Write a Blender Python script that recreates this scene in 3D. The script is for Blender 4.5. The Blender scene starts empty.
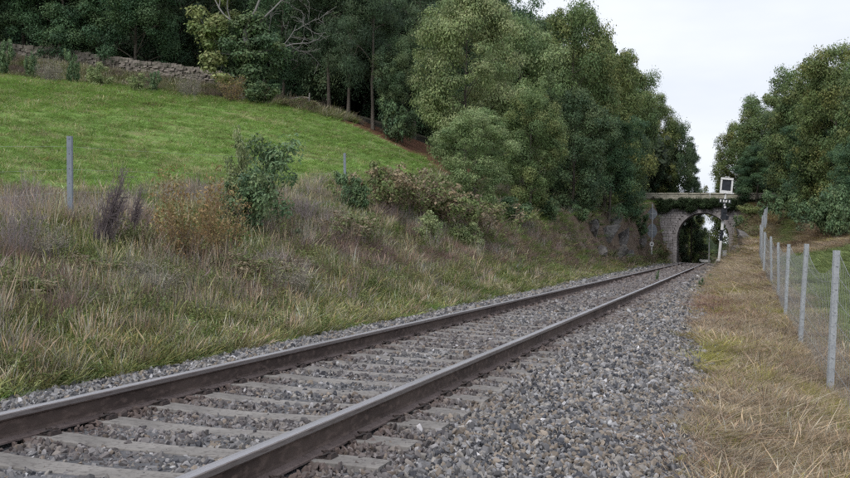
import bpy, math, random
import numpy as np
from mathutils import Vector, Matrix
PI = math.pi
S = bpy.context.scene
COL = S.collection
# ------------------------------------------------------------------ camera
FPX, CX, CY = 1000.0, 425.0, 239.0
def cam_axes():
    roll = math.radians(1.03)
    t = np.array([731 - CX, 252 - CY, FPX]); t /= np.linalg.norm(t)
    hd = np.array([math.cos(roll), math.sin(roll), 0])
    n = np.cross(t, hd); n /= np.linalg.norm(n)
    if n[1] > 0: n = -n
    x = np.cross(t, n)
    if x[0] < 0: x = -x
    return np.array([x, t, n])            # rows: world axes in camera coords (x right, y down, z forward)
MW = cam_axes()
HC = 0.979
cam_data = bpy.data.cameras.new('camera')
cam = bpy.data.objects.new('camera', cam_data); COL.objects.link(cam)
r_ = MW @ np.array([1, 0, 0]); u_ = MW @ np.array([0, -1, 0]); b_ = MW @ np.array([0, 0, -1])
cam.matrix_world = Matrix(((r_[0], u_[0], b_[0], 0), (r_[1], u_[1], b_[1], 0), (r_[2], u_[2], b_[2], HC), (0, 0, 0, 1)))
cam_data.sensor_width = 36.0
cam_data.lens = 36.0 * FPX / 850.0
cam_data.clip_start = 0.1; cam_data.clip_end = 3000
S.camera = cam
# ------------------------------------------------------------------ sky, sun, exposure
SUN_EL, SUN_AZ = 52.0, 200.0
w = bpy.data.worlds.new("World"); S.world = w; w.use_nodes = True
nt = w.node_tree; nt.nodes.clear()
def N(tree, typ, **kw):
    n = tree.nodes.new(typ)
    for k, v in kw.items(): setattr(n, k, v)
    return n
out = N(nt, 'ShaderNodeOutputWorld'); bg = N(nt, 'ShaderNodeBackground'); bg.inputs[1].default_value = 0.1
sky = N(nt, 'ShaderNodeTexSky', sky_type='NISHITA', sun_disc=False)
sky.sun_elevation = math.radians(SUN_EL); sky.sun_rotation = math.radians(SUN_AZ)
sky.air_density = 1.0; sky.dust_density = 2.0
tc = N(nt, 'ShaderNodeTexCoord'); mp = N(nt, 'ShaderNodeMapping'); mp.inputs['Scale'].default_value = (1.2, 1.2, 4.0)
nz = N(nt, 'ShaderNodeTexNoise'); nz.inputs['Scale'].default_value = 1.6; nz.inputs['Detail'].default_value = 5
nz.inputs['Roughness'].default_value = 0.55
rp = N(nt, 'ShaderNodeValToRGB')
rp.color_ramp.elements[0].position = 0.32; rp.color_ramp.elements[0].color = (0.62, 0.67, 0.765, 1)
rp.color_ramp.elements[1].position = 0.68; rp.color_ramp.elements[1].color = (0.86, 0.885, 0.94, 1)
sc = N(nt, 'ShaderNodeVectorMath', operation='SCALE'); sc.inputs['Scale'].default_value = 9.0
mx = N(nt, 'ShaderNodeMix', data_type='RGBA'); mx.inputs[0].default_value = 0.94
L = nt.links.new
L(tc.outputs['Generated'], mp.inputs[0]); L(mp.outputs[0], nz.inputs[0]); L(nz.outputs[0], rp.inputs[0])
L(rp.outputs[0], sc.inputs[0]); L(sky.outputs[0], mx.inputs[6]); L(sc.outputs[0], mx.inputs[7])
L(mx.outputs[2], bg.inputs[0]); L(bg.outputs[0], out.inputs[0])
sd = bpy.data.lights.new('sun', 'SUN'); sd.energy = 1.5; sd.angle = math.radians(14); sd.color = (1, 0.97, 0.93)
so = bpy.data.objects.new('sun', sd); COL.objects.link(so)
az, el = math.radians(SUN_AZ), math.radians(SUN_EL)
so.rotation_euler = Vector((math.sin(az) * math.cos(el), math.cos(az) * math.cos(el), math.sin(el))).to_track_quat('Z', 'Y').to_euler()
S.view_settings.view_transform = 'Standard'; S.view_settings.look = 'None'
S.view_settings.exposure = 0.46; S.view_settings.gamma = 1.0
S.render.engine = 'CYCLES'
S.cycles.use_adaptive_sampling = True; S.cycles.adaptive_threshold = 0.022
S.cycles.max_bounces = 4; S.cycles.diffuse_bounces = 2; S.cycles.glossy_bounces = 2; S.cycles.transmission_bounces = 3
S.cycles.use_denoising = False
S.cycles.pixel_filter_type = 'BLACKMAN_HARRIS'; S.cycles.filter_width = 1.25
S.cycles.caustics_reflective = False; S.cycles.caustics_refractive = False

# ------------------------------------------------------------------ helpers
RNG = np.random.default_rng(7)
def hash2(ix, iy, seed):
    h = (ix.astype(np.int64) * 374761393 + iy.astype(np.int64) * 668265263 + seed * 974711) & 0x7fffffff
    h = ((h ^ (h >> 13)) * 1274126177) & 0x7fffffff
    return ((h ^ (h >> 16)) & 0xffff) / 65535.0
def vnoise(x, y, seed=0):
    x = np.asarray(x, float); y = np.asarray(y, float)
    ix = np.floor(x); iy = np.floor(y); fx = x - ix; fy = y - iy
    fx = fx * fx * (3 - 2 * fx); fy = fy * fy * (3 - 2 * fy)
    a = hash2(ix, iy, seed); b = hash2(ix + 1, iy, seed); c = hash2(ix, iy + 1, seed); d = hash2(ix + 1, iy + 1, seed)
    return (a * (1 - fx) + b * fx) * (1 - fy) + (c * (1 - fx) + d * fx) * fy
def fbm(x, y, seed=0, o=4):
    s = 0; a = 0.5; t = 0
    for i in range(o):
        s = s + a * vnoise(x * 2 ** i + 13.7 * i, y * 2 ** i - 7.1 * i, seed + i); t += a; a *= 0.55
    return s / t
def sstep(a, b, x):
    t = np.clip((np.asarray(x, float) - a) / (b - a), 0, 1); return t * t * (3 - 2 * t)

def mesh_np(name, V, F, col=None, smooth=False, mats=None, midx=None):
    """F: (n,k) array of equal polygons or a list of such arrays"""
    if not isinstance(F, list): F = [F]
    F = [np.asarray(f) for f in F if len(f)]
    me = bpy.data.meshes.new(name)
    V = np.asarray(V, np.float32)
    me.vertices.add(len(V)); me.vertices.foreach_set('co', V.ravel())
    tot = np.concatenate([np.full(len(f), f.shape[1], np.int32) for f in F])
    idx = np.concatenate([f.ravel() for f in F]).astype(np.int32)
    me.loops.add(len(idx)); me.loops.foreach_set('vertex_index', idx)
    me.polygons.add(len(tot))
    st = np.concatenate([[0], np.cumsum(tot)[:-1]]).astype(np.int32)
    me.polygons.foreach_set('loop_start', st)
    if col is not None:
        a = me.attributes.new('Col', 'FLOAT_COLOR', 'POINT')
        c = np.ones((len(V), 4), np.float32); c[:, :3] = col
        a.data.foreach_set('color', c.ravel())
    if midx is not None: me.polygons.foreach_set('material_index', np.asarray(midx, np.int32))
    me.polygons.foreach_set('use_smooth', np.full(len(tot), smooth, bool))
    me.update(calc_edges=True); me.validate()
    for m in (mats or []): me.materials.append(m)
    return me
def obj(name, me, parent=None, loc=(0, 0, 0), mat=None, rot=None):
    if mat is not None: me.materials.clear(); me.materials.append(mat)
    o = bpy.data.objects.new(name, me); COL.objects.link(o); o.location = loc
    if rot is not None: o.rotation_euler = rot
    if parent: o.parent = parent
    return o
def tag(o, label=None, cat=None, group=None, kind=None):
    if label: o['label'] = label
    if cat: o['category'] = cat
    if group: o['group'] = group
    if kind: o['kind'] = kind
    return o
def empty(name, loc, label, cat, group=None, rz=0):
    o = bpy.data.objects.new(name, None); COL.objects.link(o); o.location = loc; o.rotation_euler = (0, 0, rz)
    o.empty_display_size = 0.3
    return tag(o, label, cat, group)
class MB:
    """collects boxes, tubes and rings into one mesh"""
    def __init__(s): s.V = []; s.F = {}; s.n = 0
    def add(s, V, F, m=0):
        V = np.asarray(V, float)
        for f in F: s.F.setdefault(len(f), []).append((tuple(i + s.n for i in f), m))
        s.V.append(V); s.n += len(V)
    def box(s, c, d, rot=None, taper=1.0, jit=0, m=0):
        x, y, z = d[0] / 2, d[1] / 2, d[2] / 2
        v = np.array([[sx * x * (taper if sz > 0 else 1), sy * y * (taper if sz > 0 else 1), sz * z] for sz in (-1, 1) for sx, sy in ((-1, -1), (1, -1), (1, 1), (-1, 1))])
        if jit: v += RNG.uniform(-jit, jit, v.shape)
        if rot is not None: v = v @ np.array(rot).T
        s.add(v + np.array(c), [(3, 2, 1, 0), (4, 5, 6, 7), (0, 1, 5, 4), (1, 2, 6, 5), (2, 3, 7, 6), (3, 0, 4, 7)], m)
    def tube(s, pts, rad, k=6, cap=True, m=0):
        pts = np.asarray(pts, float); n = len(pts)
        rad = np.broadcast_to(rad, (n,))
        ring = []
        T = np.gradient(pts, axis=0)
        up = np.array([0.13, 0.07, 1.0]) if abs(T[0][2]) < 0.9 * np.linalg.norm(T[0]) else np.array([1.0, 0.1, 0])
        for i in range(n):
            t = T[i] / (np.linalg.norm(T[i]) + 1e-9)
            a = np.cross(t, up); a /= np.linalg.norm(a) + 1e-9; b = np.cross(t, a)
            for j in range(k):
                an = 2 * PI * j / k
                ring.append(pts[i] + rad[i] * (a * math.cos(an) + b * math.sin(an)))
        F = [(i * k + j, i * k + (j + 1) % k, (i + 1) * k + (j + 1) % k, (i + 1) * k + j) for i in range(n - 1) for j in range(k)]
        if cap: F += [tuple(range(k - 1, -1, -1)), tuple(range((n - 1) * k, n * k))]
        s.add(ring, F, m)
    def mesh(s, name, mats=None, smooth=False, col=None):
        V = np.concatenate(s.V); F = []; mi = []
        for k, fs in s.F.items():
            F.append(np.array([f for f, _ in fs])); mi += [m for _, m in fs]
        return mesh_np(name, V, F, col=col, smooth=smooth, mats=mats, midx=mi)

# ------------------------------------------------------------------ materials
def principled(name, col, rough=0.8, metal=0.0, spec=0.3):
    m = bpy.data.materials.new(name); m.use_nodes = True
    b = m.node_tree.nodes['Principled BSDF']
    b.inputs['Base Color'].default_value = (*col, 1); b.inputs['Roughness'].default_value = rough
    b.inputs['Metallic'].default_value = metal; b.inputs['Specular IOR Level'].default_value = spec
    return m, m.node_tree, b
def noisy(name, c1, c2, scale=8, rough=0.85, metal=0, c3=None, s2=60, bump=0.3, bdist=0.01, spec=0.3, stretch=(1, 1, 1), lo=.35, hi=.65):
    m, t, b = principled(name, c1, rough, metal, spec)
    l = t.links.new
    co = N(t, 'ShaderNodeTexCoord'); mp = N(t, 'ShaderNodeMapping'); mp.inputs['Scale'].default_value = stretch
    n1 = N(t, 'ShaderNodeTexNoise'); n1.inputs['Scale'].default_value = scale; n1.inputs['Detail'].default_value = 6
    n2 = N(t, 'ShaderNodeTexNoise'); n2.inputs['Scale'].default_value = s2; n2.inputs['Detail'].default_value = 4
    r = N(t, 'ShaderNodeMapRange'); r.inputs[1].default_value = lo; r.inputs[2].default_value = hi
    mx = N(t, 'ShaderNodeMix', data_type='RGBA'); mx.inputs[6].default_value = (*c1, 1); mx.inputs[7].default_value = (*c2, 1)
    l(co.outputs['Object'], mp.inputs[0]); l(mp.outputs[0], n1.inputs[0]); l(mp.outputs[0], n2.inputs[0])
    l(n1.outputs[0], r.inputs[0]); l(r.outputs[0], mx.inputs[0])
    last = mx
    if c3:
        r2 = N(t, 'ShaderNodeMapRange'); r2.inputs[1].default_value = .5; r2.inputs[2].default_value = .68
        m2 = N(t, 'ShaderNodeMix', data_type='RGBA'); m2.inputs[7].default_value = (*c3, 1)
        l(n2.outputs[0], r2.inputs[0]); l(r2.outputs[0], m2.inputs[0]); l(mx.outputs[2], m2.inputs[6]); last = m2
    l(last.outputs[2], b.inputs['Base Color'])
    if bump:
        bp = N(t, 'ShaderNodeBump'); bp.inputs['Strength'].default_value = bump; bp.inputs['Distance'].default_value = bdist
        l(n2.outputs[0], bp.inputs['Height']); l(bp.outputs[0], b.inputs['Normal'])
    return m
def leafmat(name, trans=0.3, rough=0.6, spec=0.25, instancer=False, gain=(1, 1, 1), objrand=0.0):
    """colour from the 'Col' attribute of the mesh, times the instance's 'tint'"""
    m = bpy.data.materials.new(name); m.use_nodes = True; t = m.node_tree; t.nodes.clear(); l = t.links.new
    o = N(t, 'ShaderNodeOutputMaterial'); a = N(t, 'ShaderNodeAttribute'); a.attribute_name = 'Col'
    cur = a.outputs['Color']
    def mul(x, y):
        v = N(t, 'ShaderNodeVectorMath', operation='MULTIPLY'); l(x, v.inputs[0])
        if isinstance(y, tuple): v.inputs[1].default_value = y
        else: l(y, v.inputs[1])
        return v.outputs[0]
    if instancer:
        ai = N(t, 'ShaderNodeAttribute'); ai.attribute_name = 'tint'; ai.attribute_type = 'INSTANCER'
        cur = mul(cur, ai.outputs['Color'])
    cur = mul(cur, gain)
    p = N(t, 'ShaderNodeBsdfPrincipled'); p.inputs['Roughness'].default_value = rough; p.inputs['Specular IOR Level'].default_value = spec
    l(cur, p.inputs['Base Color'])
    if trans > 0:
        tr = N(t, 'ShaderNodeBsdfTranslucent'); ms = N(t, 'ShaderNodeMixShader'); ms.inputs[0].default_value = trans
        l(cur, tr.inputs[0]); l(p.outputs[0], ms.inputs[1]); l(tr.outputs[0], ms.inputs[2]); l(ms.outputs[0], o.inputs[0])
    else: l(p.outputs[0], o.inputs[0])
    return m
M = {}
M['grass'] = leafmat('grass_blades', 0.25, 0.7, 0.2, True)
M['stone'] = leafmat('ballast_stone', 0, 0.85, 0.25, True)
M['leaf'] = leafmat('leaf', 0.22, 0.6, 0.3)
M['needle'] = leafmat('needle', 0.08, 0.7, 0.15)
M['bark'] = noisy('bark', (.10, .085, .07), (.17, .15, .125), 3, bump=.6, bdist=.03, s2=25, c3=(.07, .06, .05), stretch=(1, 1, .25))
M['pale_bark'] = noisy('pale_bark', (.16, .155, .145), (.26, .25, .24), 4, bump=.5, bdist=.02, s2=25, c3=(.2, .19, .18), stretch=(1, 1, .3))
M['twig'] = noisy('twig', (.16, .125, .11), (.24, .2, .18), 6, bump=.2)
M['galv'] = noisy('galvanised_steel', (.37, .39, .41), (.47, .49, .51), 5, rough=.55, metal=.35, c3=(.30, .32, .35), s2=40, bump=.1)
M['galv_dark'] = noisy('weathered_steel', (.19, .22, .26), (.26, .29, .33), 5, rough=.6, metal=.25, s2=40, bump=.1)
M['wire'] = noisy('wire', (.30, .31, .33), (.40, .41, .42), 8, rough=.5, metal=.4, bump=0)
M['rail_top'] = noisy('rail_running_surface', (.38, .37, .40), (.50, .49, .525), 1.2, rough=.34, metal=.55, bump=.05, stretch=(8, .5, 8), s2=30)
M['rail_side'] = noisy('rail_rust', (.050, .036, .032), (.098, .072, .062), 3.5, rough=.9, c3=(.13, .095, .082), s2=26, bump=.5, bdist=.006, stretch=(1, .4, 1))
M['rail_head'] = noisy('rail_head_side', (.15, .13, .125), (.22, .195, .19), 1.5, rough=.6, metal=.3, c3=(.12, .095, .09), s2=18, bump=.1, bdist=.003, stretch=(6, .4, 6))
M['rail_foot'] = noisy('rail_foot_dust', (.12, .09, .082), (.18, .14, .13), 3, rough=.9, c3=(.1, .075, .07), s2=20, bump=.2, bdist=.004)
M['concrete'] = noisy('sleeper_concrete', (.155, .145, .137), (.24, .225, .212), 3.5, rough=.95, c3=(.11, .10, .095), s2=28, bump=.5, bdist=.006)
M['clip'] = noisy('clip_iron', (.035, .03, .03), (.08, .06, .055), 30, rough=.7, metal=.3, bump=.2)
M['masonry'] = noisy('granite_masonry', (.27, .25, .25), (.44, .41, .42), 1.3, rough=.95, c3=(.20, .185, .175), s2=9, bump=.6, bdist=.02)
M['mortar'] = noisy('mortar', (.12, .11, .10), (.18, .165, .15), 2, rough=1, bump=.4)
M['parapet'] = noisy('lichen_parapet', (.33, .315, .255), (.50, .47, .39), 1.5, rough=.95, c3=(.20, .20, .14), s2=6, bump=.5, bdist=.02)
M['dry_wall'] = noisy('drystone', (.16, .14, .12), (.34, .295, .26), 1.4, rough=.95, c3=(.11, .11, .08), s2=5, bump=.6, bdist=.03)
M['rock'] = noisy('rock', (.055, .05, .048), (.15, .14, .135), 1.0, rough=.9, c3=(.20, .19, .18), s2=4, bump=.9, bdist=.08)
M['rock_pale'] = noisy('rock_pale', (.10, .095, .088), (.19, .18, .17), 1.2, rough=.9, c3=(.09, .085, .08), s2=5, bump=.9, bdist=.08)
M['white'] = noisy('white_paint', (.70, .70, .69), (.80, .80, .80), 3, rough=.5, c3=(.6, .59, .57), s2=12, bump=.05)
M['black'] = noisy('black_paint', (.018, .02, .025), (.035, .04, .05), 4, rough=.5, bump=.05)
M['sign_back'] = noisy('sign_back', (.16, .18, .21), (.22, .24, .27), 3, rough=.5, metal=.2, bump=.05)
M['wood'] = noisy('weathered_wood', (.28, .26, .23), (.42, .40, .37), 4, bump=.3, stretch=(.3, 3, 3))

# ------------------------------------------------------------------ terrain
TOPY = [-400, 0, 14.5, 28, 40, 60, 93, 112, 150, 200, 400]
TOPZ = [.3, .35, 1.22, 2.15, 2.5, 3.0, 5.0, 6.5, 6.5, 4.5, 5]
TOPX = [-10.8, -10.8, -10.8, -10.8, -9.6, -8.6, -8.3, -8.3, -8.3, -8.3, -8.3]
FY = [-400, 0, 12, 17, 22, 27, 32, 38, 42, 51, 75, 95, 112, 150, 200, 400]
FZ = [-.6, -.6, -.6, -.46, -.36, -.2, .05, .33, .55, 1.0, 2.3, 4.1, 6.4, 6.4, 4.5, 5]
FX = [1.15, 1.15, 1.15, 1.15, 1.15, 1.15, 1.15, 1.15, 1.2, 1.5, 2.2, 2.6, 2.3, 2.3, 2.3, 2.3]
ctl = [(-10.8, 0, .35), (-10.8, 14.5, 1.22), (-10.8, 28, 2.15), (-9.6, 40, 2.5), (-8.6, 60, 3.0), (-8.3, 93, 5.0), (-8.3, 112, 6.5),
       (-8.3, 150, 6.5), (-42, 50, 10.75), (-35, 52, 10.2), (-29, 54, 9.55), (-25, 55, 9.2), (-21.9, 56, 8.4), (-16.8, 57.6, 6.0),
       (-24, 29, 5.0), (-17, 22, 2.95), (-17, 40, 5.0), (-40, 10, 6.6), (-20, 0, 1.9), (-60, 0, 8.5), (-60, 50, 13.2), (-90, 40, 15),
       (-50, 75, 13.0), (-35, 75, 12.0), (-22, 75, 9.2), (-14, 75, 5.6), (-30, 112, 9.5), (-60, 112, 13.5), (-30, 160, 9), (-80, 160, 14),
       (-20, -40, 1.5), (-80, -40, 8.0), (-12, -40, .3)]
ctl = np.array(ctl)
def tps_k(r2): return 0.5 * r2 * np.log(r2 + 1e-9)
def tps_fit(c):
    n = len(c); d2 = ((c[:, None, :2] - c[None, :, :2]) ** 2).sum(-1)
    A = np.zeros((n + 3, n + 3)); A[:n, :n] = tps_k(d2) + np.eye(n) * 1.0
    A[:n, n] = 1; A[:n, n + 1:] = c[:, :2]; A[n, :n] = 1; A[n + 1:, :n] = c[:, :2].T
    return np.linalg.solve(A, np.concatenate([c[:, 2], [0, 0, 0]]))
WT = tps_fit(ctl)
def field_z(X, Y):
    Xc = np.clip(X, -90, 0); Yc = np.clip(Y, -40, 160)
    z = WT[-3] + WT[-2] * Xc + WT[-1] * Yc
    for i, c in enumerate(ctl): z = z + WT[i] * tps_k((Xc - c[0]) ** 2 + (Yc - c[1]) ** 2)
    return z
def track_dip(Y):
    Y = np.asarray(Y, float)
    return -np.where(Y < 85, 0, np.where(Y < 118, .0006 * (Y - 85) ** 2, np.minimum(.653 + .0396 * (Y - 118), 1.4)))
PATH = np.array([(2.6, 52), (3.4, 66), (4.0, 78), (5.0, 92), (7.5, 104), (12, 112)])
def path_dist(X, Y):
    d = np.full(np.shape(X), 1e9)
    for a, b in zip(PATH[:-1], PATH[1:]):
        ab = b - a; t = np.clip(((X - a[0]) * ab[0] + (Y - a[1]) * ab[1]) / (ab @ ab), 0, 1)
        d = np.minimum(d, np.hypot(X - a[0] - t * ab[0], Y - a[1] - t * ab[1]))
    return d
def ground(X, Y):
    X = np.asarray(X, float); Y = np.asarray(Y, float)
    tz = np.interp(Y, TOPY, TOPZ); tx = np.interp(Y, TOPY, TOPX); fz = np.interp(Y, FY, FZ); fx = np.interp(Y, FY, FX)
    dip = track_dip(Y)
    lx = np.interp(Y, [0, 30, 50], [-5.35, -5.6, -5.9]); rx = np.interp(Y, [0, 11, 17, 27, 40, 60, 90], [-.25, -.45, -.72, -.95, -1.0, -.9, -.7])
    bed = -0.19 + dip - .10 * sstep(0, 1, (X + 2.0) / 1.4) - .08 * sstep(0, 1, (-4.6 - X) / .8)
    # left bank
    t = np.clip((lx - X) / (lx - tx), 0, 1)
    steep = sstep(25, 60, Y)
    prof = (1 - steep) * (t ** 1.15) + steep * (sstep(.12, 1.0, t) * .95 + .05 * t)
    zl = (-.25 + dip) * (1 - prof) + tz * prof
    fzv = field_z(X, Y); bl = sstep(0, 3.5, tx - X)
    zl = np.where(X < tx, tz * (1 - bl) + fzv * bl + 0 * zl, zl)
    # right side
    tr = np.clip((X - rx) / (fx - rx), 0, 1)
    pr = tr ** 1.0 * (1 - sstep(45, 90, Y)) + (sstep(0, .9, tr)) * sstep(45, 90, Y)
    zr = (-.29 + dip) * (1 - pr) + fz * pr
    dx = np.maximum(X - fx, 0)
    zr = zr + dx * np.interp(Y, [0, 20, 43, 65, 100], [-.01, .03, .27, .14, .05]) * np.exp(-dx / 25)
    z = np.where(X < lx, zl, np.where(X > rx, zr, bed))
    # sunken path and its side banks
    pd = path_dist(X, Y); inr = sstep(46, 56, Y) * (X > 1)
    z = z + inr * (.55 * np.exp(-((pd - 2.0) / .8) ** 2) - .15 * np.exp(-(pd / 1.0) ** 2))
    yw = np.interp(X, [-90, -42, -35, -29, -25, -21.9], [46, 49.5, 51.5, 53.5, 53.6, 53.6])
    z = z + sstep(0, 3.5, Y - yw) * (1 - sstep(75, 90, Y)) * np.interp(X, [-90, -44, -29, -24], [1.3, 1.0, .35, 0])
    # far land rises gently to the horizon
    R = np.hypot(X, Y - 60)
    z = z + sstep(160, 400, R) * 6 * fbm(X / 90, Y / 90, 5)
    n1 = fbm(X * .55, Y * .55, 21) - .5; n2 = fbm(X * 2.2, Y * 2.2, 22, 3) - .5
    k = np.where((X < lx) | (X > rx), 1.0, 0.0)
    k = k * sstep(0, .6, np.maximum(lx - X, X - rx))
    cut = sstep(40, 60, Y) * ((X > tx) & (X < lx))
    z = z + k * (n1 * .28 + n2 * .07) + cut * k * (fbm(X * .8, Y * .45, 31) - .5) * .9
    return z
def axis(segs):
    a = []
    for x0, x1, st in segs: a.append(np.arange(x0, x1, st))
    return np.unique(np.concatenate(a + [[segs[-1][1]]]).round(4))
gx = axis([(-700, -150, 50), (-150, -60, 8), (-60, -12, .9), (-12, 3, .16), (3, 14, .5), (14, 40, 2), (40, 150, 10), (150, 700, 50)])
gy = axis([(-300, -20, 20), (-20, 0, 1), (0, 45, .22), (45, 90, .5), (90, 140, 1.2), (140, 200, 5), (200, 900, 50)])
GX, GY = np.meshgrid(gx, gy)
GZ = ground(GX, GY)
def ground_col(X, Y):
    """earth, turf and litter colours of the land itself"""
    tx = np.interp(Y, TOPY, TOPX); fx = np.interp(Y, FY, FX)
    lx = np.interp(Y, [0, 30, 50], [-5.35, -5.6, -5.9]); rx = np.interp(Y, [0, 11, 17, 27, 40, 60, 90], [-.25, -.45, -.72, -.95, -1.0, -.9, -.7])
    n = fbm(X * .35, Y * .35, 41)[..., None]; n2 = fbm(X * 1.7, Y * 1.7, 42)[..., None]
    green = np.array([.165, .26, .070]); olive = np.array([.21, .22, .095]); soil = np.array([.10, .078, .058]); straw = np.array([.27, .205, .14])
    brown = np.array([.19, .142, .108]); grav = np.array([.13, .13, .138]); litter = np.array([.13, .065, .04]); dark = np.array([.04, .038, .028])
    field = green * (1 - sstep(.5, .72, n2)) + olive * sstep(.5, .72, n2)
    field = field * (.85 + .35 * n)
    bank = soil * (1 - n) + brown * n
    c = np.where((X < lx)[..., None], bank, grav * (0.8 + .3 * n2))
    lf = sstep(0, 2.5, tx - X)[..., None]; c = np.where((X < tx)[..., None], bank * (1 - lf) + field * lf, c)
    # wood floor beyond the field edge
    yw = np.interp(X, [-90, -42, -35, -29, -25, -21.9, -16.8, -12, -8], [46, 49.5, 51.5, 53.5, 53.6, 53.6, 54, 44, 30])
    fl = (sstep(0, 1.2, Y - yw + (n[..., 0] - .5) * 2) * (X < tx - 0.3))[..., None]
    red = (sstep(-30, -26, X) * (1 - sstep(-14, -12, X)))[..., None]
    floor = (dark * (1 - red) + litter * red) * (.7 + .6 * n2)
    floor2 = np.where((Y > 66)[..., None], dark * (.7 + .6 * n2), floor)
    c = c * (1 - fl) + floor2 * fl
    # right: straw verge, meadow, brown rise, path
    verge = (straw * (1 - n2) + brown * n2)
    t = sstep(0, .35, X - rx)[..., None]; c = np.where((X > rx)[..., None], c * (1 - t) + verge * t, c)
    mead = np.array([.19, .23, .095]) * (.8 + .4 * n2)
    mk = (sstep(.5, 1.3, X - fx) * (1 - sstep(40, 44, Y)) * sstep(14, 20, Y + (X - fx)))[..., None]
    c = c * (1 - mk) + mead * mk
    rise = (sstep(41, 45, Y) * (X > fx - .2))[..., None]
    c = c * (1 - rise) + (straw * .8 * n2 + brown * (1 - n2)) * rise
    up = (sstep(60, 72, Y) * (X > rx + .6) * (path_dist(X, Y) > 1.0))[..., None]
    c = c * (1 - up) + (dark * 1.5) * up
    pk = ((1 - sstep(.55, .85, path_dist(X, Y))) * (Y > 50))[..., None]
    c = c * (1 - pk) + np.array([.12, .16, .05]) * pk
    far = sstep(150, 220, np.hypot(X, Y))[..., None]
    c = c * (1 - far) + np.array([.07, .10, .045]) * far
    return c
nx, ny = len(gx), len(gy)
ii = (np.arange(ny - 1)[:, None] * nx + np.arange(nx - 1)[None, :]).ravel()
F = np.stack([ii, ii + 1, ii + nx + 1, ii + nx], 1)
def groundmat():
    m = bpy.data.materials.new('ground_earth'); m.use_nodes = True; t = m.node_tree; l = t.links.new
    b = t.nodes['Principled BSDF']; b.inputs['Roughness'].default_value = .95; b.inputs['Specular IOR Level'].default_value = .15
    a = N(t, 'ShaderNodeAttribute'); a.attribute_name = 'Col'
    co = N(t, 'ShaderNodeTexCoord')
    n1 = N(t, 'ShaderNodeTexNoise'); n1.inputs['Scale'].default_value = 9; n1.inputs['Detail'].default_value = 8; n1.inputs['Roughness'].default_value = .7
    n2 = N(t, 'ShaderNodeTexVoronoi'); n2.inputs['Scale'].default_value = 22
    r = N(t, 'ShaderNodeMapRange'); r.inputs[1].default_value = .3; r.inputs[2].default_value = .7; r.inputs[3].default_value = .6; r.inputs[4].default_value = 1.4
    v = N(t, 'ShaderNodeVectorMath', operation='SCALE')
    l(co.outputs['Object'], n1.inputs[0]); l(co.outputs['Object'], n2.inputs[0]); l(n1.outputs[0], r.inputs[0]); l(a.outputs['Color'], v.inputs[0]); l(r.outputs[0], v.inputs['Scale'])
    l(v.outputs[0], b.inputs['Base Color'])
    bp = N(t, 'ShaderNodeBump'); bp.inputs['Strength'].default_value = .8; bp.inputs['Distance'].default_value = .03
    ad = N(t, 'ShaderNodeMath', operation='ADD'); l(n1.outputs[0], ad.inputs[0]); l(n2.outputs[0], ad.inputs[1]); l(ad.outputs[0], bp.inputs['Height']); l(bp.outputs[0], b.inputs['Normal'])
    return m
M['ground'] = groundmat()
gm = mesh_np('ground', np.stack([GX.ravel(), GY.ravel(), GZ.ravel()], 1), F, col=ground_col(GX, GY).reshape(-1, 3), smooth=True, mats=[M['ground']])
tag(obj('ground', gm), kind='structure')
def gz(x, y): return float(ground(np.array([x]), np.array([y]))[0])

# distant hills seen through the arch and over the crest
hv = []; ha = np.linspace(-1.6, 1.6, 90); hh = []
for j, (rr, base) in enumerate(((420, -5), (700, 6), (1100, 12), (1400, 8))):
    for a in ha:
        h = base if j == 0 else base * (.55 + .8 * vnoise(np.array([a * 5 + j]), np.array([j * 1.0]), 9)[0])
        hv.append((rr * math.sin(a), rr * math.cos(a), h))
nh = len(ha)
hf = [(j * nh + i, j * nh + i + 1, (j + 1) * nh + i + 1, (j + 1) * nh + i) for j in range(3) for i in range(nh - 1)]
M['hill'] = noisy('hill_forest', (.05, .085, .05), (.10, .135, .10), .02, s2=.3, bump=1, bdist=2, c3=(.08, .11, .09))
tag(obj('hills', mesh_np('hills', hv, np.array(hf), smooth=True), mat=M['hill']), kind='structure')

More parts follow.
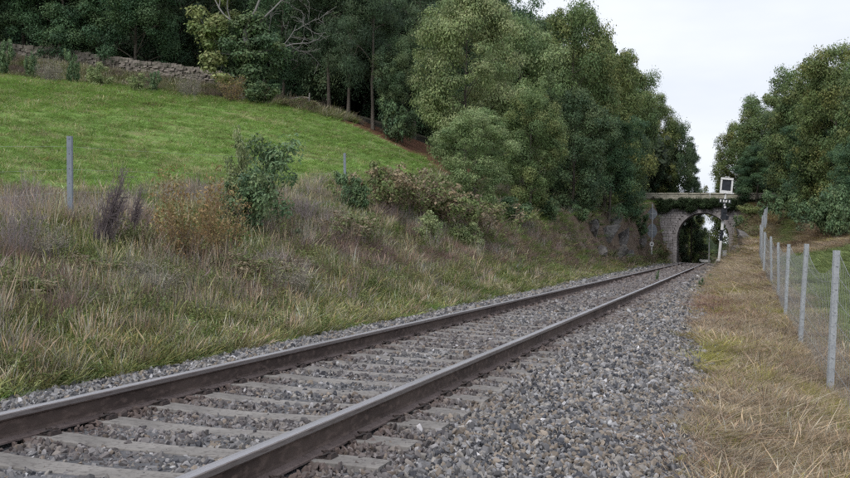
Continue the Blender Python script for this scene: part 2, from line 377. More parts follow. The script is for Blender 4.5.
# ------------------------------------------------------------------ scatter (geometry nodes)
def make_protos(cname, meshes):
    c = bpy.data.collections.new(cname)
    for i, me in enumerate(meshes):
        o = bpy.data.objects.new('%s_%02d' % (cname, i), me); c.objects.link(o)
    return c
def scatter(name, P, rot, scl, idx, tint, protos, mat, label=None, parent=None, cat=None):
    me = bpy.data.meshes.new(name); n = len(P)
    me.vertices.add(n); me.vertices.foreach_set('co', np.asarray(P, np.float32).ravel())
    a = me.attributes.new('rot', 'FLOAT_VECTOR', 'POINT'); a.data.foreach_set('vector', np.asarray(rot, np.float32).ravel())
    a = me.attributes.new('scl', 'FLOAT_VECTOR', 'POINT'); a.data.foreach_set('vector', np.asarray(scl, np.float32).ravel())
    a = me.attributes.new('idx', 'INT', 'POINT'); a.data.foreach_set('value', np.asarray(idx, np.int32))
    a = me.attributes.new('tint', 'FLOAT_COLOR', 'POINT'); c = np.ones((n, 4), np.float32); c[:, :3] = tint; a.data.foreach_set('color', c.ravel())
    me.materials.append(mat)
    o = obj(name, me, parent)
    g = bpy.data.node_groups.new('scatter_' + name, 'GeometryNodeTree')
    g.interface.new_socket('Geometry', in_out='INPUT', socket_type='NodeSocketGeometry')
    g.interface.new_socket('Geometry', in_out='OUTPUT', socket_type='NodeSocketGeometry')
    gi = g.nodes.new('NodeGroupInput'); go = g.nodes.new('NodeGroupOutput')
    ip = g.nodes.new('GeometryNodeInstanceOnPoints'); ci = g.nodes.new('GeometryNodeCollectionInfo')
    ci.inputs[0].default_value = protos; ci.inputs[1].default_value = True; ci.inputs[2].default_value = True
    def at(nm, ty):
        x = g.nodes.new('GeometryNodeInputNamedAttribute'); x.data_type = ty; x.inputs[0].default_value = nm; return x.outputs[0]
    ip.inputs['Pick Instance'].default_value = True
    k = g.links.new
    k(gi.outputs[0], ip.inputs['Points']); k(ci.outputs[0], ip.inputs['Instance'])
    k(at('idx', 'INT'), ip.inputs['Instance Index']); k(at('rot', 'FLOAT_VECTOR'), ip.inputs['Rotation']); k(at('scl', 'FLOAT_VECTOR'), ip.inputs['Scale'])
    k(ip.outputs[0], go.inputs[0])
    md = o.modifiers.new('scatter', 'NODES'); md.node_group = g
    tag(o, label, cat, None, 'stuff')
    return o

# ------------------------------------------------------------------ ballast
def stone_mesh(i):
    import bmesh
    rg = np.random.default_rng(100 + i); bm = bmesh.new()
    p = rg.normal(size=(13, 3)); p /= np.linalg.norm(p, axis=1)[:, None]; p *= rg.uniform(.75, 1.1, (13, 1))
    p *= np.array([1.1, rg.uniform(.6, .9), rg.uniform(.42, .72)])
    for v in p: bm.verts.new(v)
    r = bmesh.ops.convex_hull(bm, input=bm.verts[:])
    bmesh.ops.delete(bm, geom=[g for g in r['geom_interior'] if isinstance(g, bmesh.types.BMVert)], context='VERTS')
    me = bpy.data.meshes.new('stone'); bm.to_mesh(me); bm.free()
    a = me.attributes.new('Col', 'FLOAT_COLOR', 'POINT')
    n = len(me.vertices); c = np.ones((n, 4), np.float32); c[:, :3] = rg.uniform(.85, 1.15, (n, 1)); a.data.foreach_set('color', c.ravel())
    me.materials.append(M['stone']); return me
STONES = make_protos('ballast_stones', [stone_mesh(i) for i in range(14)])
TC, GA = -3.035, 0.87          # track centre, half distance between rail centres
SP = .60; Y0 = 3.17
sleeper_y = [Y0 + SP * i for i in range(-3, 170)]
def ballast_pts(y0, y1, dens, size, x0=-6.1, x1=.35):
    n = int((y1 - y0) * (x1 - x0) * dens)
    X = RNG.uniform(x0, x1, n); Y = RNG.uniform(y0, y1, n)
    lx = np.interp(Y, [0, 30, 50], [-5.35, -5.6, -5.9]) + .12 * (fbm(Y * 2, X * 0, 3) - .5) * 4
    rx = np.interp(Y, [0, 11, 17, 27, 40, 60, 90], [-.25, -.45, -.72, -.95, -1.0, -.9, -.7]) + (fbm(Y * 1.3, Y * 0 + 4, 8) - .4) * .7
    edge = np.maximum(lx - X, X - rx)
    keep = (edge < 0) | (RNG.random(n) < np.exp(-np.maximum(edge, 0) / .12) * .6)
    # keep the sleeper tops mostly clear
    ph = np.abs((Y - Y0 + SP / 2) % SP - SP / 2)
    cov = fbm(X * 1.1, Y * 1.1, 55)
    on = (ph < .112) & (np.abs(X - TC) < 1.22)
    far = np.clip((Y - 10) / 30, 0, 1) * .10
    shoulder = np.abs(X - TC) > 1.02
    keep &= ~(on & (RNG.random(n) > np.where(shoulder, .42, .05) + sstep(.52, .72, cov) * .34 + far))
    for s in (-1, 1): keep &= np.abs(X - (TC + s * GA)) > .085
    X, Y, ph, on = X[keep], Y[keep], ph[keep], on[keep]
    n = len(X)
    Z = ground(X, Y)
    bedlift = np.where(np.abs(X - TC) < 1.3, .0, .0)
    sz = size * np.minimum(RNG.lognormal(0, .36, n), 1.95)
    inside = np.abs(X - TC) < .75
    Z = Z + RNG.uniform(-.012, .018, n) * (size / .024) + np.where(inside, -.012, .0) + .03 * (fbm(X * 2.5, Y * 2.5, 77) - .5) + bedlift
    nearrail = np.exp(-np.minimum(np.abs(X - TC - GA), np.abs(X - TC + GA)) / .16)
    Z = Z + .02 * nearrail * (ph > .11)
    # colours
    u = RNG.random(n); base = np.array([.172, .168, .172]) * RNG.lognormal(0, .42, (n, 1))
    tan = np.array([.27, .228, .188]); pale = np.array([.38, .38, .385]); dk = np.array([.07, .072, .082])
    c = base
    pt = .09 + .06 * sstep(-1.9, -.6, X) + .2 * sstep(.45, .7, fbm(X * .9, Y * .9, 90)) * (X > -1.9)
    c = np.where((u < pt)[:, None], tan * RNG.uniform(.55, 1.1, (n, 1)), c)
    c = np.where(((u > .30) & (u < .46))[:, None], np.array([.285, .265, .245]) * RNG.uniform(.7, 1.2, (n, 1)), c)
    c = np.where((u > .975)[:, None], pale * RNG.uniform(.8, 1.2, (n, 1)), c); sz = np.where(u > .975, sz * .8, sz)
    c = np.where(((u > .62) & (u < .75))[:, None], dk, c)
    rust = np.array([.12, .088, .078]) * RNG.uniform(.6, 1.3, (n, 1))
    k = np.clip(nearrail * 1.25 + .30 * (np.abs(X - TC) < 1.4) * sstep(.40, .6, fbm(X * 1.6, Y * .8, 58)), 0, .88)[:, None]
    c = c * (1 - k) + rust * k
    k2 = (sstep(12, 45, Y) * .45 * (np.abs(X - TC) < 1.5))[:, None]
    c = c * (1 - k2) + np.array([.17, .145, .14]) * k2
    return np.stack([X, Y, Z], 1), sz, c
PP, SS, CC = [], [], []
for a in ((1.5, 9, 1650, .0213), (9, 18, 1000, .0265), (18, 34, 420, .039), (34, 60, 150, .062), (60, 100, 60, .09)):
    p, s_, c = ballast_pts(*a); PP.append(p); SS.append(s_); CC.append(c)
PP = np.concatenate(PP); SS = np.concatenate(SS); CC = np.concatenate(CC); n = len(PP)
scatter('gravel', PP, RNG.uniform(0, 2 * PI, (n, 3)) * np.array([.35, .35, 1]), SS[:, None] * RNG.uniform(.8, 1.25, (n, 3)), RNG.integers(0, 14, n), CC, STONES, M['stone'],
        'grey track ballast of loose crushed stone around the sleepers')
print('stones', n)

# ------------------------------------------------------------------ railway track
track = empty('railway_track', (TC, 0, 0), 'single railway track with brown rusted rails on concrete sleepers running towards the stone bridge', 'railway track')
prof = [(-.036, -.004), (-.030, 0), (0, .0012), (.030, 0), (.036, -.004), (.0365, -.030), (.033, -.038), (.010, -.048), (.008, -.125), (.016, -.140), (.070, -.149), (.070, -.160),
        (-.070, -.160), (-.070, -.149), (-.016, -.140), (-.008, -.125), (-.010, -.048), (-.033, -.038), (-.0365, -.030)]
pm = [0, 0, 0, 0, 0, 1, 1, 1, 1, 2, 2, 2, 2, 2, 1, 1, 1, 0]; pm = [3, 0, 0, 3, 3, 1, 1, 1, 1, 2, 2, 2, 2, 2, 1, 1, 1, 1, 3]
ry = np.concatenate([[-6], np.arange(0, 126, 2.0)])
def rail(s):
    V = []; k = len(prof)
    for y in ry:
        for (px, pz) in prof: V.append((px, y, pz + float(track_dip(y))))
    Fs = []; mi = []
    for i in range(len(ry) - 1):
        for j in range(k):
            Fs.append((i * k + j, i * k + (j + 1) % k, (i + 1) * k + (j + 1) % k, (i + 1) * k + j)); mi.append(pm[j])
    me = mesh_np('rail', V, np.array(Fs), mats=[M['rail_top'], M['rail_side'], M['rail_foot'], M['rail_head']], midx=mi)
    obj('rail', me, track, (s * GA, 0, 0))
rail(-1); rail(1)
def sleeper_mesh():
    V = []; xs = [-1.30, -1.05, -.70, -.35, 0, .35, .70, 1.05, 1.30]; zt = [-.166, -.158, -.159, -.176, -.181, -.176, -.159, -.158, -.166]; wd = [.108, .114, .114, .106, .100, .106, .114, .114, .108]
    for x, z, w_ in zip(xs, zt, wd): V += [(x, -.145, -.33), (x, -w_, z - .006), (x, -w_ + .012, z), (x, w_ - .012, z), (x, w_, z - .006), (x, .145, -.33)]
    Fs = [(i * 6 + j, (i + 1) * 6 + j, (i + 1) * 6 + j + 1, i * 6 + j + 1) for i in range(8) for j in range(5)]
    return mesh_np('sleeper', V, [np.array(Fs), np.array([(0, 1, 2, 3, 4, 5), (53, 52, 51, 50, 49, 48)])], mats=[M['concrete']])
SLM = sleeper_mesh()
def clip_mesh():
    b = MB()
    b.box((.095, 0, -.160), (.075, .11, .014)); b.box((.132, 0, -.150), (.03, .12, .035), taper=.7)
    t = np.linspace(0, 1, 15)
    b.tube(np.stack([.075 + .055 * np.abs(np.sin(t * 2 * PI)) ** .7, -.055 + .11 * t, -.142 + .016 * np.sin(t * PI * 3) ** 2], 1), .0085, 5)
    b.tube([(.10, 0, -.155), (.10, 0, -.118)], .011, 6); b.tube([(.10, 0, -.142), (.10, 0, -.128)], .020, 6)
    return b.mesh('clip', [M['clip']])
CLM = clip_mesh()
for y in sleeper_y:
    if y > 90: break
    dz = float(track_dip(y))
    sl = obj('sleeper', SLM, track, (RNG.uniform(-.02, .02), y + RNG.uniform(-.02, .02), dz + RNG.uniform(-.008, .003)), rot=(RNG.uniform(-.02, .02), 0, RNG.uniform(-.012, .012)))
    if y < 22:
        for s in (-1, 1):
            for q in (-1, 1): obj('clip', CLM, sl, (s * GA, 0, 0), rot=(0, 0, 0 if q > 0 else PI))

# ------------------------------------------------------------------ placing things on the land
def at(px, py, d):
    """the point at depth d metres along the sight line of a photograph pixel"""
    r = MW @ np.array([px - CX, py - CY, FPX]) * d / FPX
    return np.array([r[0], r[1], r[2] + HC])
def hit(px, py, d0=4.0, d1=230.0):
    """where that sight line meets the land"""
    d = np.arange(d0, d1, .1); r = MW @ np.array([px - CX, py - CY, FPX]) / FPX
    X, Y, Z = r[0] * d, r[1] * d, r[2] * d + HC
    k = np.nonzero(Z < ground(X, Y))[0]
    i = k[0] if len(k) else len(d) - 1
    return np.array([X[i], Y[i], float(ground(X[i:i + 1], Y[i:i + 1])[0])]), d[i]

# ------------------------------------------------------------------ stone bridge
BY, BD = 112.0, 4.2
AC, AR, ASP = -2.93, 2.72, 2.45           # arch centre, radius, springing height
bridge = empty('stone_bridge', (AC, BY, -.6), 'grey granite arch bridge carrying a lane over the railway cutting', 'bridge')
def bridge_back():
    b = MB(); zb, zt, xl, xr = -.6, 6.45, -13.0, 8.0
    pts = [(AC - AR, zb)] + [(AC - AR * math.cos(a), ASP + AR * math.sin(a)) for a in np.linspace(0, PI, 25)] + [(AC + AR, zb)]
    top = [(xl, zb)] + [(xl + (xr - xl) * i / 24, zt) for i in range(25)] + [(xr, zb)]
    V = []; n = len(pts)
    for y in (.06, BD):
        V += [(x - AC, y, z + .6) for x, z in pts] + [(x - AC, y, z + .6) for x, z in top]
    Fs = []; o = 2 * n
    for i in range(n - 1):
        Fs.append((i, i + 1, n + i + 1, n + i)); Fs.append((o + i, o + n + i, o + n + i + 1, o + i + 1))
        Fs.append((i, o + i, o + i + 1, i + 1)); Fs.append((n + i, n + i + 1, o + n + i + 1, o + n + i))
    b.add(V, Fs)
    return b.mesh('wall', [M['mortar']])
obj('wall', bridge_back(), bridge)
def masonry(face_y, sgn):
    b = MB(); z = -.6; row = 0
    while z < 5.55:
        h = RNG.uniform(.22, .34); x = -11.5 + RNG.uniform(0, .3)
        while x < 6.5:
            l = RNG.uniform(.3, .62); cx, cz = x + l / 2, z + h / 2
            xx0, xx1 = x, x + l
            rr = AR + .42
            def inside(px): return abs(px - AC) < rr if cz < ASP else math.hypot(px - AC, cz - ASP) < rr
            if inside(xx0) and inside(xx1): x += l; continue
            lim = rr if cz < ASP else (math.sqrt(max(rr * rr - (cz - ASP) ** 2, 0)) if cz - ASP < rr else 0)
            if inside(xx0) and lim: xx0 = AC + lim
            if inside(xx1) and lim: xx1 = AC - lim
            if xx1 - xx0 > .08: b.box(((xx0 + xx1) / 2 - AC, face_y + sgn * RNG.uniform(0, .025), cz + .6), (xx1 - xx0 - .025, .12, h - .025), jit=.008)
            x += l
        z += h; row += 1
    return b.mesh('masonry', [M['masonry']])
tag(obj('masonry', masonry(.03, -1), bridge), kind='stuff')
def ring():
    b = MB()
    for i in range(23):
        a = PI * (i + .5) / 23; r = AR + .19
        c, s_ = math.cos(a), math.sin(a)
        R = [[s_, 0, c], [0, 1, 0], [-c, 0, s_]]
        b.box((-r * c, .16, ASP + .6 + r * s_), (PI * r / 23 - .02, .46, .42), rot=[[s_, 0, -c], [0, 1, 0], [c, 0, s_]], jit=.006)
    z = -.6
    while z < ASP - .1:
        h = min(RNG.uniform(.28, .40), ASP - z)
        for s_ in (-1, 1): b.box((s_ * (AR + .2), .16, z + h / 2 + .6), (.42 + RNG.uniform(-.05, .05), .46, h - .02), jit=.006)
        z += h
    return b.mesh('arch_stones', [M['masonry']])
tag(obj('arch_stones', ring(), bridge), kind='stuff')
def barrel():
    b = MB()
    for i in range(23):
        a = PI * (i + .5) / 23
        for j in range(8):
            c, s_ = math.cos(a), math.sin(a); r = AR + .02
            b.box((-r * c, .65 + j * .46, ASP + .6 + r * s_), (PI * r / 23 - .015, .44, .08), rot=[[s_, 0, -c], [0, 1, 0], [c, 0, s_]], jit=.008)
    z = -.6
    while z < ASP - .1:
        h = min(.32, ASP - z)
        for s_ in (-1, 1):
            for j in range(8): b.box((s_ * (AR + .01), .65 + j * .46, z + h / 2 + .6), (.08, .44, h - .02), jit=.006)
        z += h
    return b.mesh('vault', [M['masonry']])
tag(obj('vault', barrel(), bridge), kind='stuff')
# string course, parapet of separate slabs and a coping
b = MB(); b.box((.4, -.02, 7.10), (20.6, .40, .12)); b.box((.4, BD + .02, 7.10), (20.6, .40, .12)); obj('string_course', b.mesh('string_course', [M['parapet']]), bridge)
for fy in (.02, BD - .02):
    x = -12.9
    while x < 7.6:
        l = RNG.uniform(.9, 1.5); b = MB(); b.box((0, 0, 0), (l - .04, .26, .60), jit=.012)
        obj('parapet_slab', b.mesh('parapet_slab', [M['parapet']]), bridge, (x + l / 2 - AC, fy, 7.47))
        b = MB(); b.box((0, 0, 0), (l - .03, .38, .13), taper=.96, jit=.012)
        obj('coping_stone', b.mesh('coping_stone', [M['parapet']]), bridge, (x + l / 2 - AC, fy, 7.845))
        x += l

# ------------------------------------------------------------------ drystone wall on the rise
wl = [(-75, 49.5), (-60, 52.5), (-44, 54.5), (-36, 56.2), (-30.5, 57.2), (-28, 57.6)]
def wall_line(n):
    p = np.array(wl, float); s_ = np.concatenate([[0], np.cumsum(np.hypot(*np.diff(p, axis=0).T))])
    t = np.linspace(0, s_[-1], n); return np.interp(t, s_, p[:, 0]), np.interp(t, s_, p[:, 1]), s_[-1]
xs, ys, wlen = wall_line(110)
wz = ground(xs, ys)
k = np.ones(9) / 9; wzs = np.convolve(np.pad(wz, 4, mode='edge'), k, mode='valid')
WH = 1.0
dw = empty('drystone_wall', (xs[60], ys[60], wz[60]), 'long rough drystone wall climbing leftwards along the top of the green field', 'stone wall')
o3 = np.array([xs[60], ys[60], wz[60]])
b = MB()
for i in range(103):
    a = math.atan2(ys[i + 1] - ys[i], xs[i + 1] - xs[i]); R = [[math.cos(a), -math.sin(a), 0], [math.sin(a), math.cos(a), 0], [0, 0, 1]]
    c = np.array([(xs[i] + xs[i + 1]) / 2, (ys[i] + ys[i + 1]) / 2 + .32, (wzs[i] + wzs[i + 1]) / 2 + WH / 2 - .45]) - o3
    b.box(c, (wlen / 109 + .02, .4, WH + .8), rot=R)
obj('core', b.mesh('core', [M['mortar']]), dw)
b = MB(); s_ = 0
tt = np.linspace(0, wlen, 110)
z = -.4
while z < WH - .1:
    h = RNG.uniform(.12, .2); s_ = RNG.uniform(0, .3)
    while s_ < wlen - .5:
        l = RNG.uniform(.16, .42); m_ = s_ + l / 2
        x, y, zz = np.interp(m_, tt, xs), np.interp(m_, tt, ys), np.interp(m_, tt, wzs)
        i = min(int(m_ / wlen * 109), 108); a = math.atan2(ys[i + 1] - ys[i], xs[i + 1] - xs[i])
        R = [[math.cos(a), -math.sin(a), 0], [math.sin(a), math.cos(a), 0], [0, 0, 1]]
        b.box(np.array([x, y + .06 + RNG.uniform(-.07, .07), zz + z + h / 2]) - o3, (l - .015, .3, h * RNG.uniform(.8, 1.25)), rot=R, jit=.04)
        s_ += l
    z += h
tag(obj('stones', b.mesh('stones', [M['dry_wall']]), dw), kind='stuff')
# the cope: one stone after another along the top
s_ = 0; nc = 0
while s_ < wlen - 1:
    l = RNG.uniform(.35, .75); m_ = s_ + l / 2
    x, y, zz = np.interp(m_, tt, xs), np.interp(m_, tt, ys), np.interp(m_, tt, wzs)
    if x > -47:
        i = min(int(m_ / wlen * 109), 108); a = math.atan2(ys[i + 1] - ys[i], xs[i + 1] - xs[i])
        b = MB(); b.box((0, 0, 0), (l - .03, .55, RNG.uniform(.12, .24)), jit=.04)
        obj('cope_stone', b.mesh('cope_stone', [M['dry_wall']]), dw, np.array([x, y + .25, zz + WH + .04 + RNG.uniform(-.04, .05)]) - o3, rot=(0, RNG.uniform(-.05, .05), a))
        nc += 1
    s_ += l
print('copes', nc)

# ------------------------------------------------------------------ fences
def sag_wire(p0, p1, sag, r=.0016, n=7):
    t = np.linspace(0, 1, n)[:, None]; p = p0 * (1 - t) + p1 * t; p[:, 2] -= sag * 4 * (t * (1 - t))[:, 0]
    return p
def post_mesh(h, wd, name='post'):
    b = MB(); th = .006   # rolled steel angle with a folded lip
    for (cx, cy, dx, dy) in ((0, 0, wd, th), (-wd / 2 + th / 2, wd * .35 + th / 2, th, wd * .7), (wd / 2 - th / 2, wd * .35 + th / 2, th, wd * .7)):
        b.box((cx, cy, h / 2 - .2), (dx, dy, h + .4))
    for z in np.arange(.2, h, .25): b.box((0, -th / 2 - .004, z), (.018, .008, .012))
    return b.mesh(name, [M['galv']])
fpts = [(1.13, 6.6, .93), (1.13, 11.7, 1.02), (1.14, 16.75, 1.13), (1.15, 21.6, 1.16), (1.15, 26.8, 1.24), (1.15, 31.7, 1.47), (1.15, 36.4, 1.69), (1.16, 41.2, 1.95), (1.22, 46.2, 2.2), (1.42, 51.0, 2.55),
        (1.6, 56, 2.95), (1.8, 61, 3.3), (2.0, 66.5, 3.7), (2.25, 72.0, 4.0), (2.5, 78, 4.35), (2.75, 85, 4.75), (2.95, 91, 5.25)]
rf = empty('wire_fence', (1.13, 6.6, gz(1.13, 6.6)), 'galvanised wire mesh fence with steel posts on the dry grass verge beside the track', 'fence')
ro = np.array([1.13, 6.6, gz(1.13, 6.6)])
tops = []
for i, (x, y, zt) in enumerate(fpts):
    g = gz(x, y); h = zt - g
    lean = (math.radians(RNG.uniform(-2, 2)), math.radians(2.6 if i < 4 else RNG.uniform(-1.5, 3)), math.radians(25 + RNG.uniform(-10, 10)))
    me = post_mesh(h, .062 if i < 3 else .055)
    dx = -math.tan(lean[1]) * h * .0
    obj('post', me, rf, np.array([x - math.sin(lean[1]) * h, y, g]) - ro, rot=lean)
    tops.append(np.array([x, y, zt]))
bases = [np.array([x - math.sin(math.radians(2.0)) * (zt - gz(x, y)), y, gz(x, y) + .04]) for (x, y, zt) in fpts]
for i in range(len(fpts) - 1):
    if i > 11: break
    b = MB(); T0, T1, B0, B1 = tops[i] - ro, tops[i + 1] - ro, bases[i] - ro, bases[i + 1] - ro
    rr = .0028 if i < 3 else .0034
    nh_ = 7
    rows = []
    for q in range(nh_):
        k = q / (nh_ - 1) ; k = .03 + .94 * k
        sg = .16 * (1 - k) + .02
        p = sag_wire(T0 * (1 - k) + B0 * k, T1 * (1 - k) + B1 * k, sg * (1.8 if i in (0, 1) and q == 0 else 1)); rows.append(p)
        b.tube(p, rr * 1.15, 3, cap=False)
    nv = 32 if i < 4 else 16
    for v in range(1, nv):
        t = v / nv * 6; a = int(t); fr = t - a
        pts = [rows[q][a] * (1 - fr) + rows[q][min(a + 1, 6)] * fr + np.array([0, .012 * math.sin(v * 3.3 + q), 0]) for q in range(nh_)]
        b.tube(pts, rr * .8, 3, cap=False)
    obj('netting', b.mesh('netting', [M['wire']]), rf)
# left fence: plain posts and three thin wires on top of the bank
lpts = [(-10.2, 6.0, 2.05), (-10.76, 14.5, 2.74), (-11.1, 28.0, 3.72)]
p0 = at(69, 136, 17.0); lpts[1] = (p0[0], p0[1], p0[2])
p0 = at(346, 153, 30.0); lpts[2] = (p0[0], p0[1], p0[2])
lo = np.array([lpts[1][0], lpts[1][1], gz(lpts[1][0], lpts[1][1])])
lf_ = empty('post_and_wire_fence', lo, 'sparse grey steel posts with thin wires along the bank top below the green field', 'fence')
for i, (x, y, zt) in enumerate(lpts):
    g = gz(x, y); h = zt - g
    me = post_mesh(h, .085 if i == 1 else .07); me.materials.clear(); me.materials.append(M['galv_dark'])
    obj('post', me, lf_, np.array([x + (.05 if i == 1 else 0), y, g]) - lo, rot=(0, math.radians(-1.6), math.radians(15)))
for i in range(len(lpts) - 1):
    for k in (.12, .38, .64):
        a = np.array(lpts[i]); c = np.array(lpts[i + 1]); ga, gc = gz(a[0], a[1]), gz(c[0], c[1])
        a = np.array([a[0], a[1], a[2] * (1 - k) + ga * k]) - lo; c = np.array([c[0], c[1], c[2] * (1 - k) + gc * k]) - lo
        b = MB(); b.tube(sag_wire(a, c, .05), .0016, 3, cap=False); obj('wire', b.mesh('wire', [M['wire']]), lf_)

# ------------------------------------------------------------------ signal and trackside posts
def ncyl(b, x, y, z0, z1, r, k=14, m=0): b.tube([(x, y, z0), (x, y, z1)], r, k, m=m)
sp = at(718, 268.5, 68); sgz = gz(sp[0], sp[1])
sig = empty('railway_signal', (sp[0], sp[1], sgz), 'tall leaning signal mast with white and black bands and a square white framed dark board', 'signal')
sig.rotation_euler = (0, math.radians(4.6), math.radians(8))
SH = (268.5 - 180) * .068
def band(name, z0, z1, r, mat): b = MB(); ncyl(b, 0, 0, z0, z1, r); obj(name, b.mesh(name, [M[mat]], smooth=False), sig)
b = MB(); b.box((0, 0, .12), (.42, .42, .5)); b.tube([(0, 0, .37), (0, 0, .62)], .15, 10); obj('footing', b.mesh('footing', [M['black']]), sig)
band('white_band', .45, 2.02, .10, 'white'); band('black_band', 2.02, 2.76, .102, 'black'); band('white_band', 2.76, 3.42, .10, 'white')
b = MB(); ncyl(b, 0, 0, 3.42, 5.3, .075); obj('mast', b.mesh('mast', [M['white']]), sig)
b = MB(); b.box((0, -.17, 3.82), (.34, .26, .72)); b.box((.02, -.32, 3.98), (.2, .06, .12)); b.box((.25, -.1, 3.62), (.16, .16, .3)); b.tube([(.1, -.2, 4.2), (.34, -.2, 4.32)], .03, 6)
obj('lamp_housing', b.mesh('lamp_housing', [M['black']]), sig)
b = MB(); b.tube([(0, -.30, 4.30), (0, -.38, 4.30)], .075, 14); obj('white_lens', b.mesh('white_lens', [M['white']]), sig)
b = MB(); b.tube([(0, -.20, 4.30), (0, -.31, 4.30)], .10, 14); b.box((0, -.15, 4.30), (.26, .14, .26)); obj('lens_hood', b.mesh('lens_hood', [M['black']]), sig)
b = MB(); b.box((0, -.10, 4.83), (.80, .05, .07)); b.box((0, -.10, 4.60), (.80, .05, .05)); b.box((-.39, -.1, 4.72), (.03, .05, .3)); b.box((.39, -.1, 4.72), (.03, .05, .3)); obj('bracket', b.mesh('bracket', [M['black']]), sig)
for i in range(4):
    b = MB(); b.box((0, 0, 0), (.085, .04, .17)); b.box((0, -.025, -.02), (.05, .02, .1)); obj('plate', b.mesh('plate', [M['white']]), sig, (-.29 + i * .19, -.14, 4.72))
# square head: white case, bevelled frame, recessed dark face
b = MB(); hw, hh_, zc = .41, .54, 5.78
b.box((0, .12, zc), (2 * hw - .06, .34, 2 * hh_ - .06))
b.box((0, -.08, zc + hh_ - .07), (2 * hw, .12, .14)); b.box((0, -.08, zc - hh_ + .10), (2 * hw, .12, .20))
b.box((-hw + .055, -.08, zc + .015), (.11, .116, 2 * hh_ - .36)); b.box((hw - .055, -.08, zc + .015), (.11, .116, 2 * hh_ - .36))
b.box((hw + .05, .0, zc - hh_ + .05), (.10, .1, .10))
obj('case', b.mesh('case', [M['white']]), sig)
b = MB(); b.box((0, -.058, zc + .02), (2 * hw - .20, .03, 2 * hh_ - .32)); obj('dark_face', b.mesh('dark_face', [M['black']]), sig)
b = MB(); b.tube([(-.12, 0, zc + hh_), (-.12, 0, zc + hh_ + .07), (.12, 0, zc + hh_ + .07), (.12, 0, zc + hh_)], .02, 5); obj('lifting_handle', b.mesh('lifting_handle', [M['white']]), sig)
# equipment post behind the signal
ep = at(724.5, 262, 76); g = gz(ep[0], ep[1])
eb = empty('equipment_post', (ep[0], ep[1], g), 'small pale grey box on a thin post just behind the banded signal mast', 'equipment post')
b = MB(); ncyl(b, 0, 0, -.1, 1.05, .04, 8); obj('post', b.mesh('post', [M['galv']]), eb)
b = MB(); b.box((0, 0, 1.02), (.30, .22, .42)); b.box((0, 0, 1.245), (.36, .28, .03)); obj('box', b.mesh('box', [M['galv']]), eb)
# left sign pole with two boards seen from behind and a white disc
lp = at(651.6, 261.5, 88); g = gz(lp[0], lp[1]); PH = at(651.6, 204, 88)[2] - g
lpo = empty('sign_pole', (lp[0], lp[1], g), 'thin grey pole by the left bridge pier with grey sign backs and white disc', 'sign')
b = MB(); ncyl(b, 0, 0, -.1, PH, .055, 10); obj('pole', b.mesh('pole', [M['galv']]), lpo)
def plate(name, pts, z, y, mat, th=.03):
    b = MB(); n = len(pts); V = [(x, y, z + q) for x, q in pts] + [(x, y + th, z + q) for x, q in pts]
    b.add(V, [tuple(range(n)), tuple(range(2 * n - 1, n - 1, -1))] + [(i, n + i, n + (i + 1) % n, (i + 1) % n) for i in range(n)]); obj(name, b.mesh(name, [M[mat]]), lpo)
plate('diamond_board', [(0, -.66), (.42, -.1), (.42, .1), (0, .62), (-.42, .1), (-.42, -.1)], PH - .85, .07, 'sign_back')
plate('round_board', [(.43 * math.cos(a), .62 * math.sin(a)) for a in np.linspace(0, 2 * PI, 21)[:-1]], PH - 2.35, .07, 'sign_back')
b = MB(); b.box((0, .062, PH - .85), (.5, .03, .05)); b.box((0, .062, PH - 2.35), (.5, .03, .05)); obj('clamp_bar', b.mesh('clamp_bar', [M['galv']]), lpo)
plate('white_disc', [(.19 * math.cos(a), .22 * math.sin(a)) for a in np.linspace(0, 2 * PI, 21)[:-1]], .92, -.10, 'white')
plate('dark_spot', [(.07 * math.cos(a), .07 * math.sin(a)) for a in np.linspace(0, 2 * PI, 13)[:-1]], .92, -.112, 'black', .01)
b = MB(); b.box((0, -.09, .32), (.14, .05, .62)); obj('white_plate', b.mesh('white_plate', [M['white']]), lpo)
# beyond the bridge
fp = at(709, 262, 126); g = gz(fp[0], fp[1]); FPH = at(709, 234.5, 126)[2] - g
fo = empty('line_pole', (fp[0], fp[1], g), 'slim pale grey pole standing beyond the arch of the bridge', 'pole')
b = MB(); b.tube([(0, 0, -.2), (0, 0, FPH)], [.10, .07], 8); obj('pole', b.mesh('pole', [M['galv']]), fo)
b = MB(); b.box((0, 0, FPH + .03), (.2, .2, .06)); obj('cap', b.mesh('cap', [M['galv']]), fo)
wp = at(705.5, 261, 127); g = gz(wp[0], wp[1]); wt = at(705.5, 259.6, 127)[2]
wo = empty('barrier', (wp[0], wp[1], g), 'low white barrier just above the crest of the track beyond the arch', 'barrier')
b = MB(); b.box((0, 0, (wt - g) - .17), (1.15, .12, .34)); b.box((-.65, 0, (wt - g) - .10), (.2, .1, .28)); obj('panel', b.mesh('panel', [M['white']]), wo)
for s_ in (-.45, .45): b = MB(); b.box((s_, .08, (wt - g) / 2 - .1), (.1, .08, (wt - g))); obj('leg', b.mesh('leg', [M['wood']]), wo)
wp = at(717.2, 261, 127); g = gz(wp[0], wp[1])
b = MB(); b.box((0, 0, (wt - g) / 2 - .05), (.34, .2, wt - g), taper=.8); b.box((0, 0, wt - g), (.3, .2, .12), taper=.5)
tag(obj('marker_block', b.mesh('marker_block', [M['white']]), None, (wp[0], wp[1], g)), 'small white marker right of the low barrier beyond the arch', 'marker')
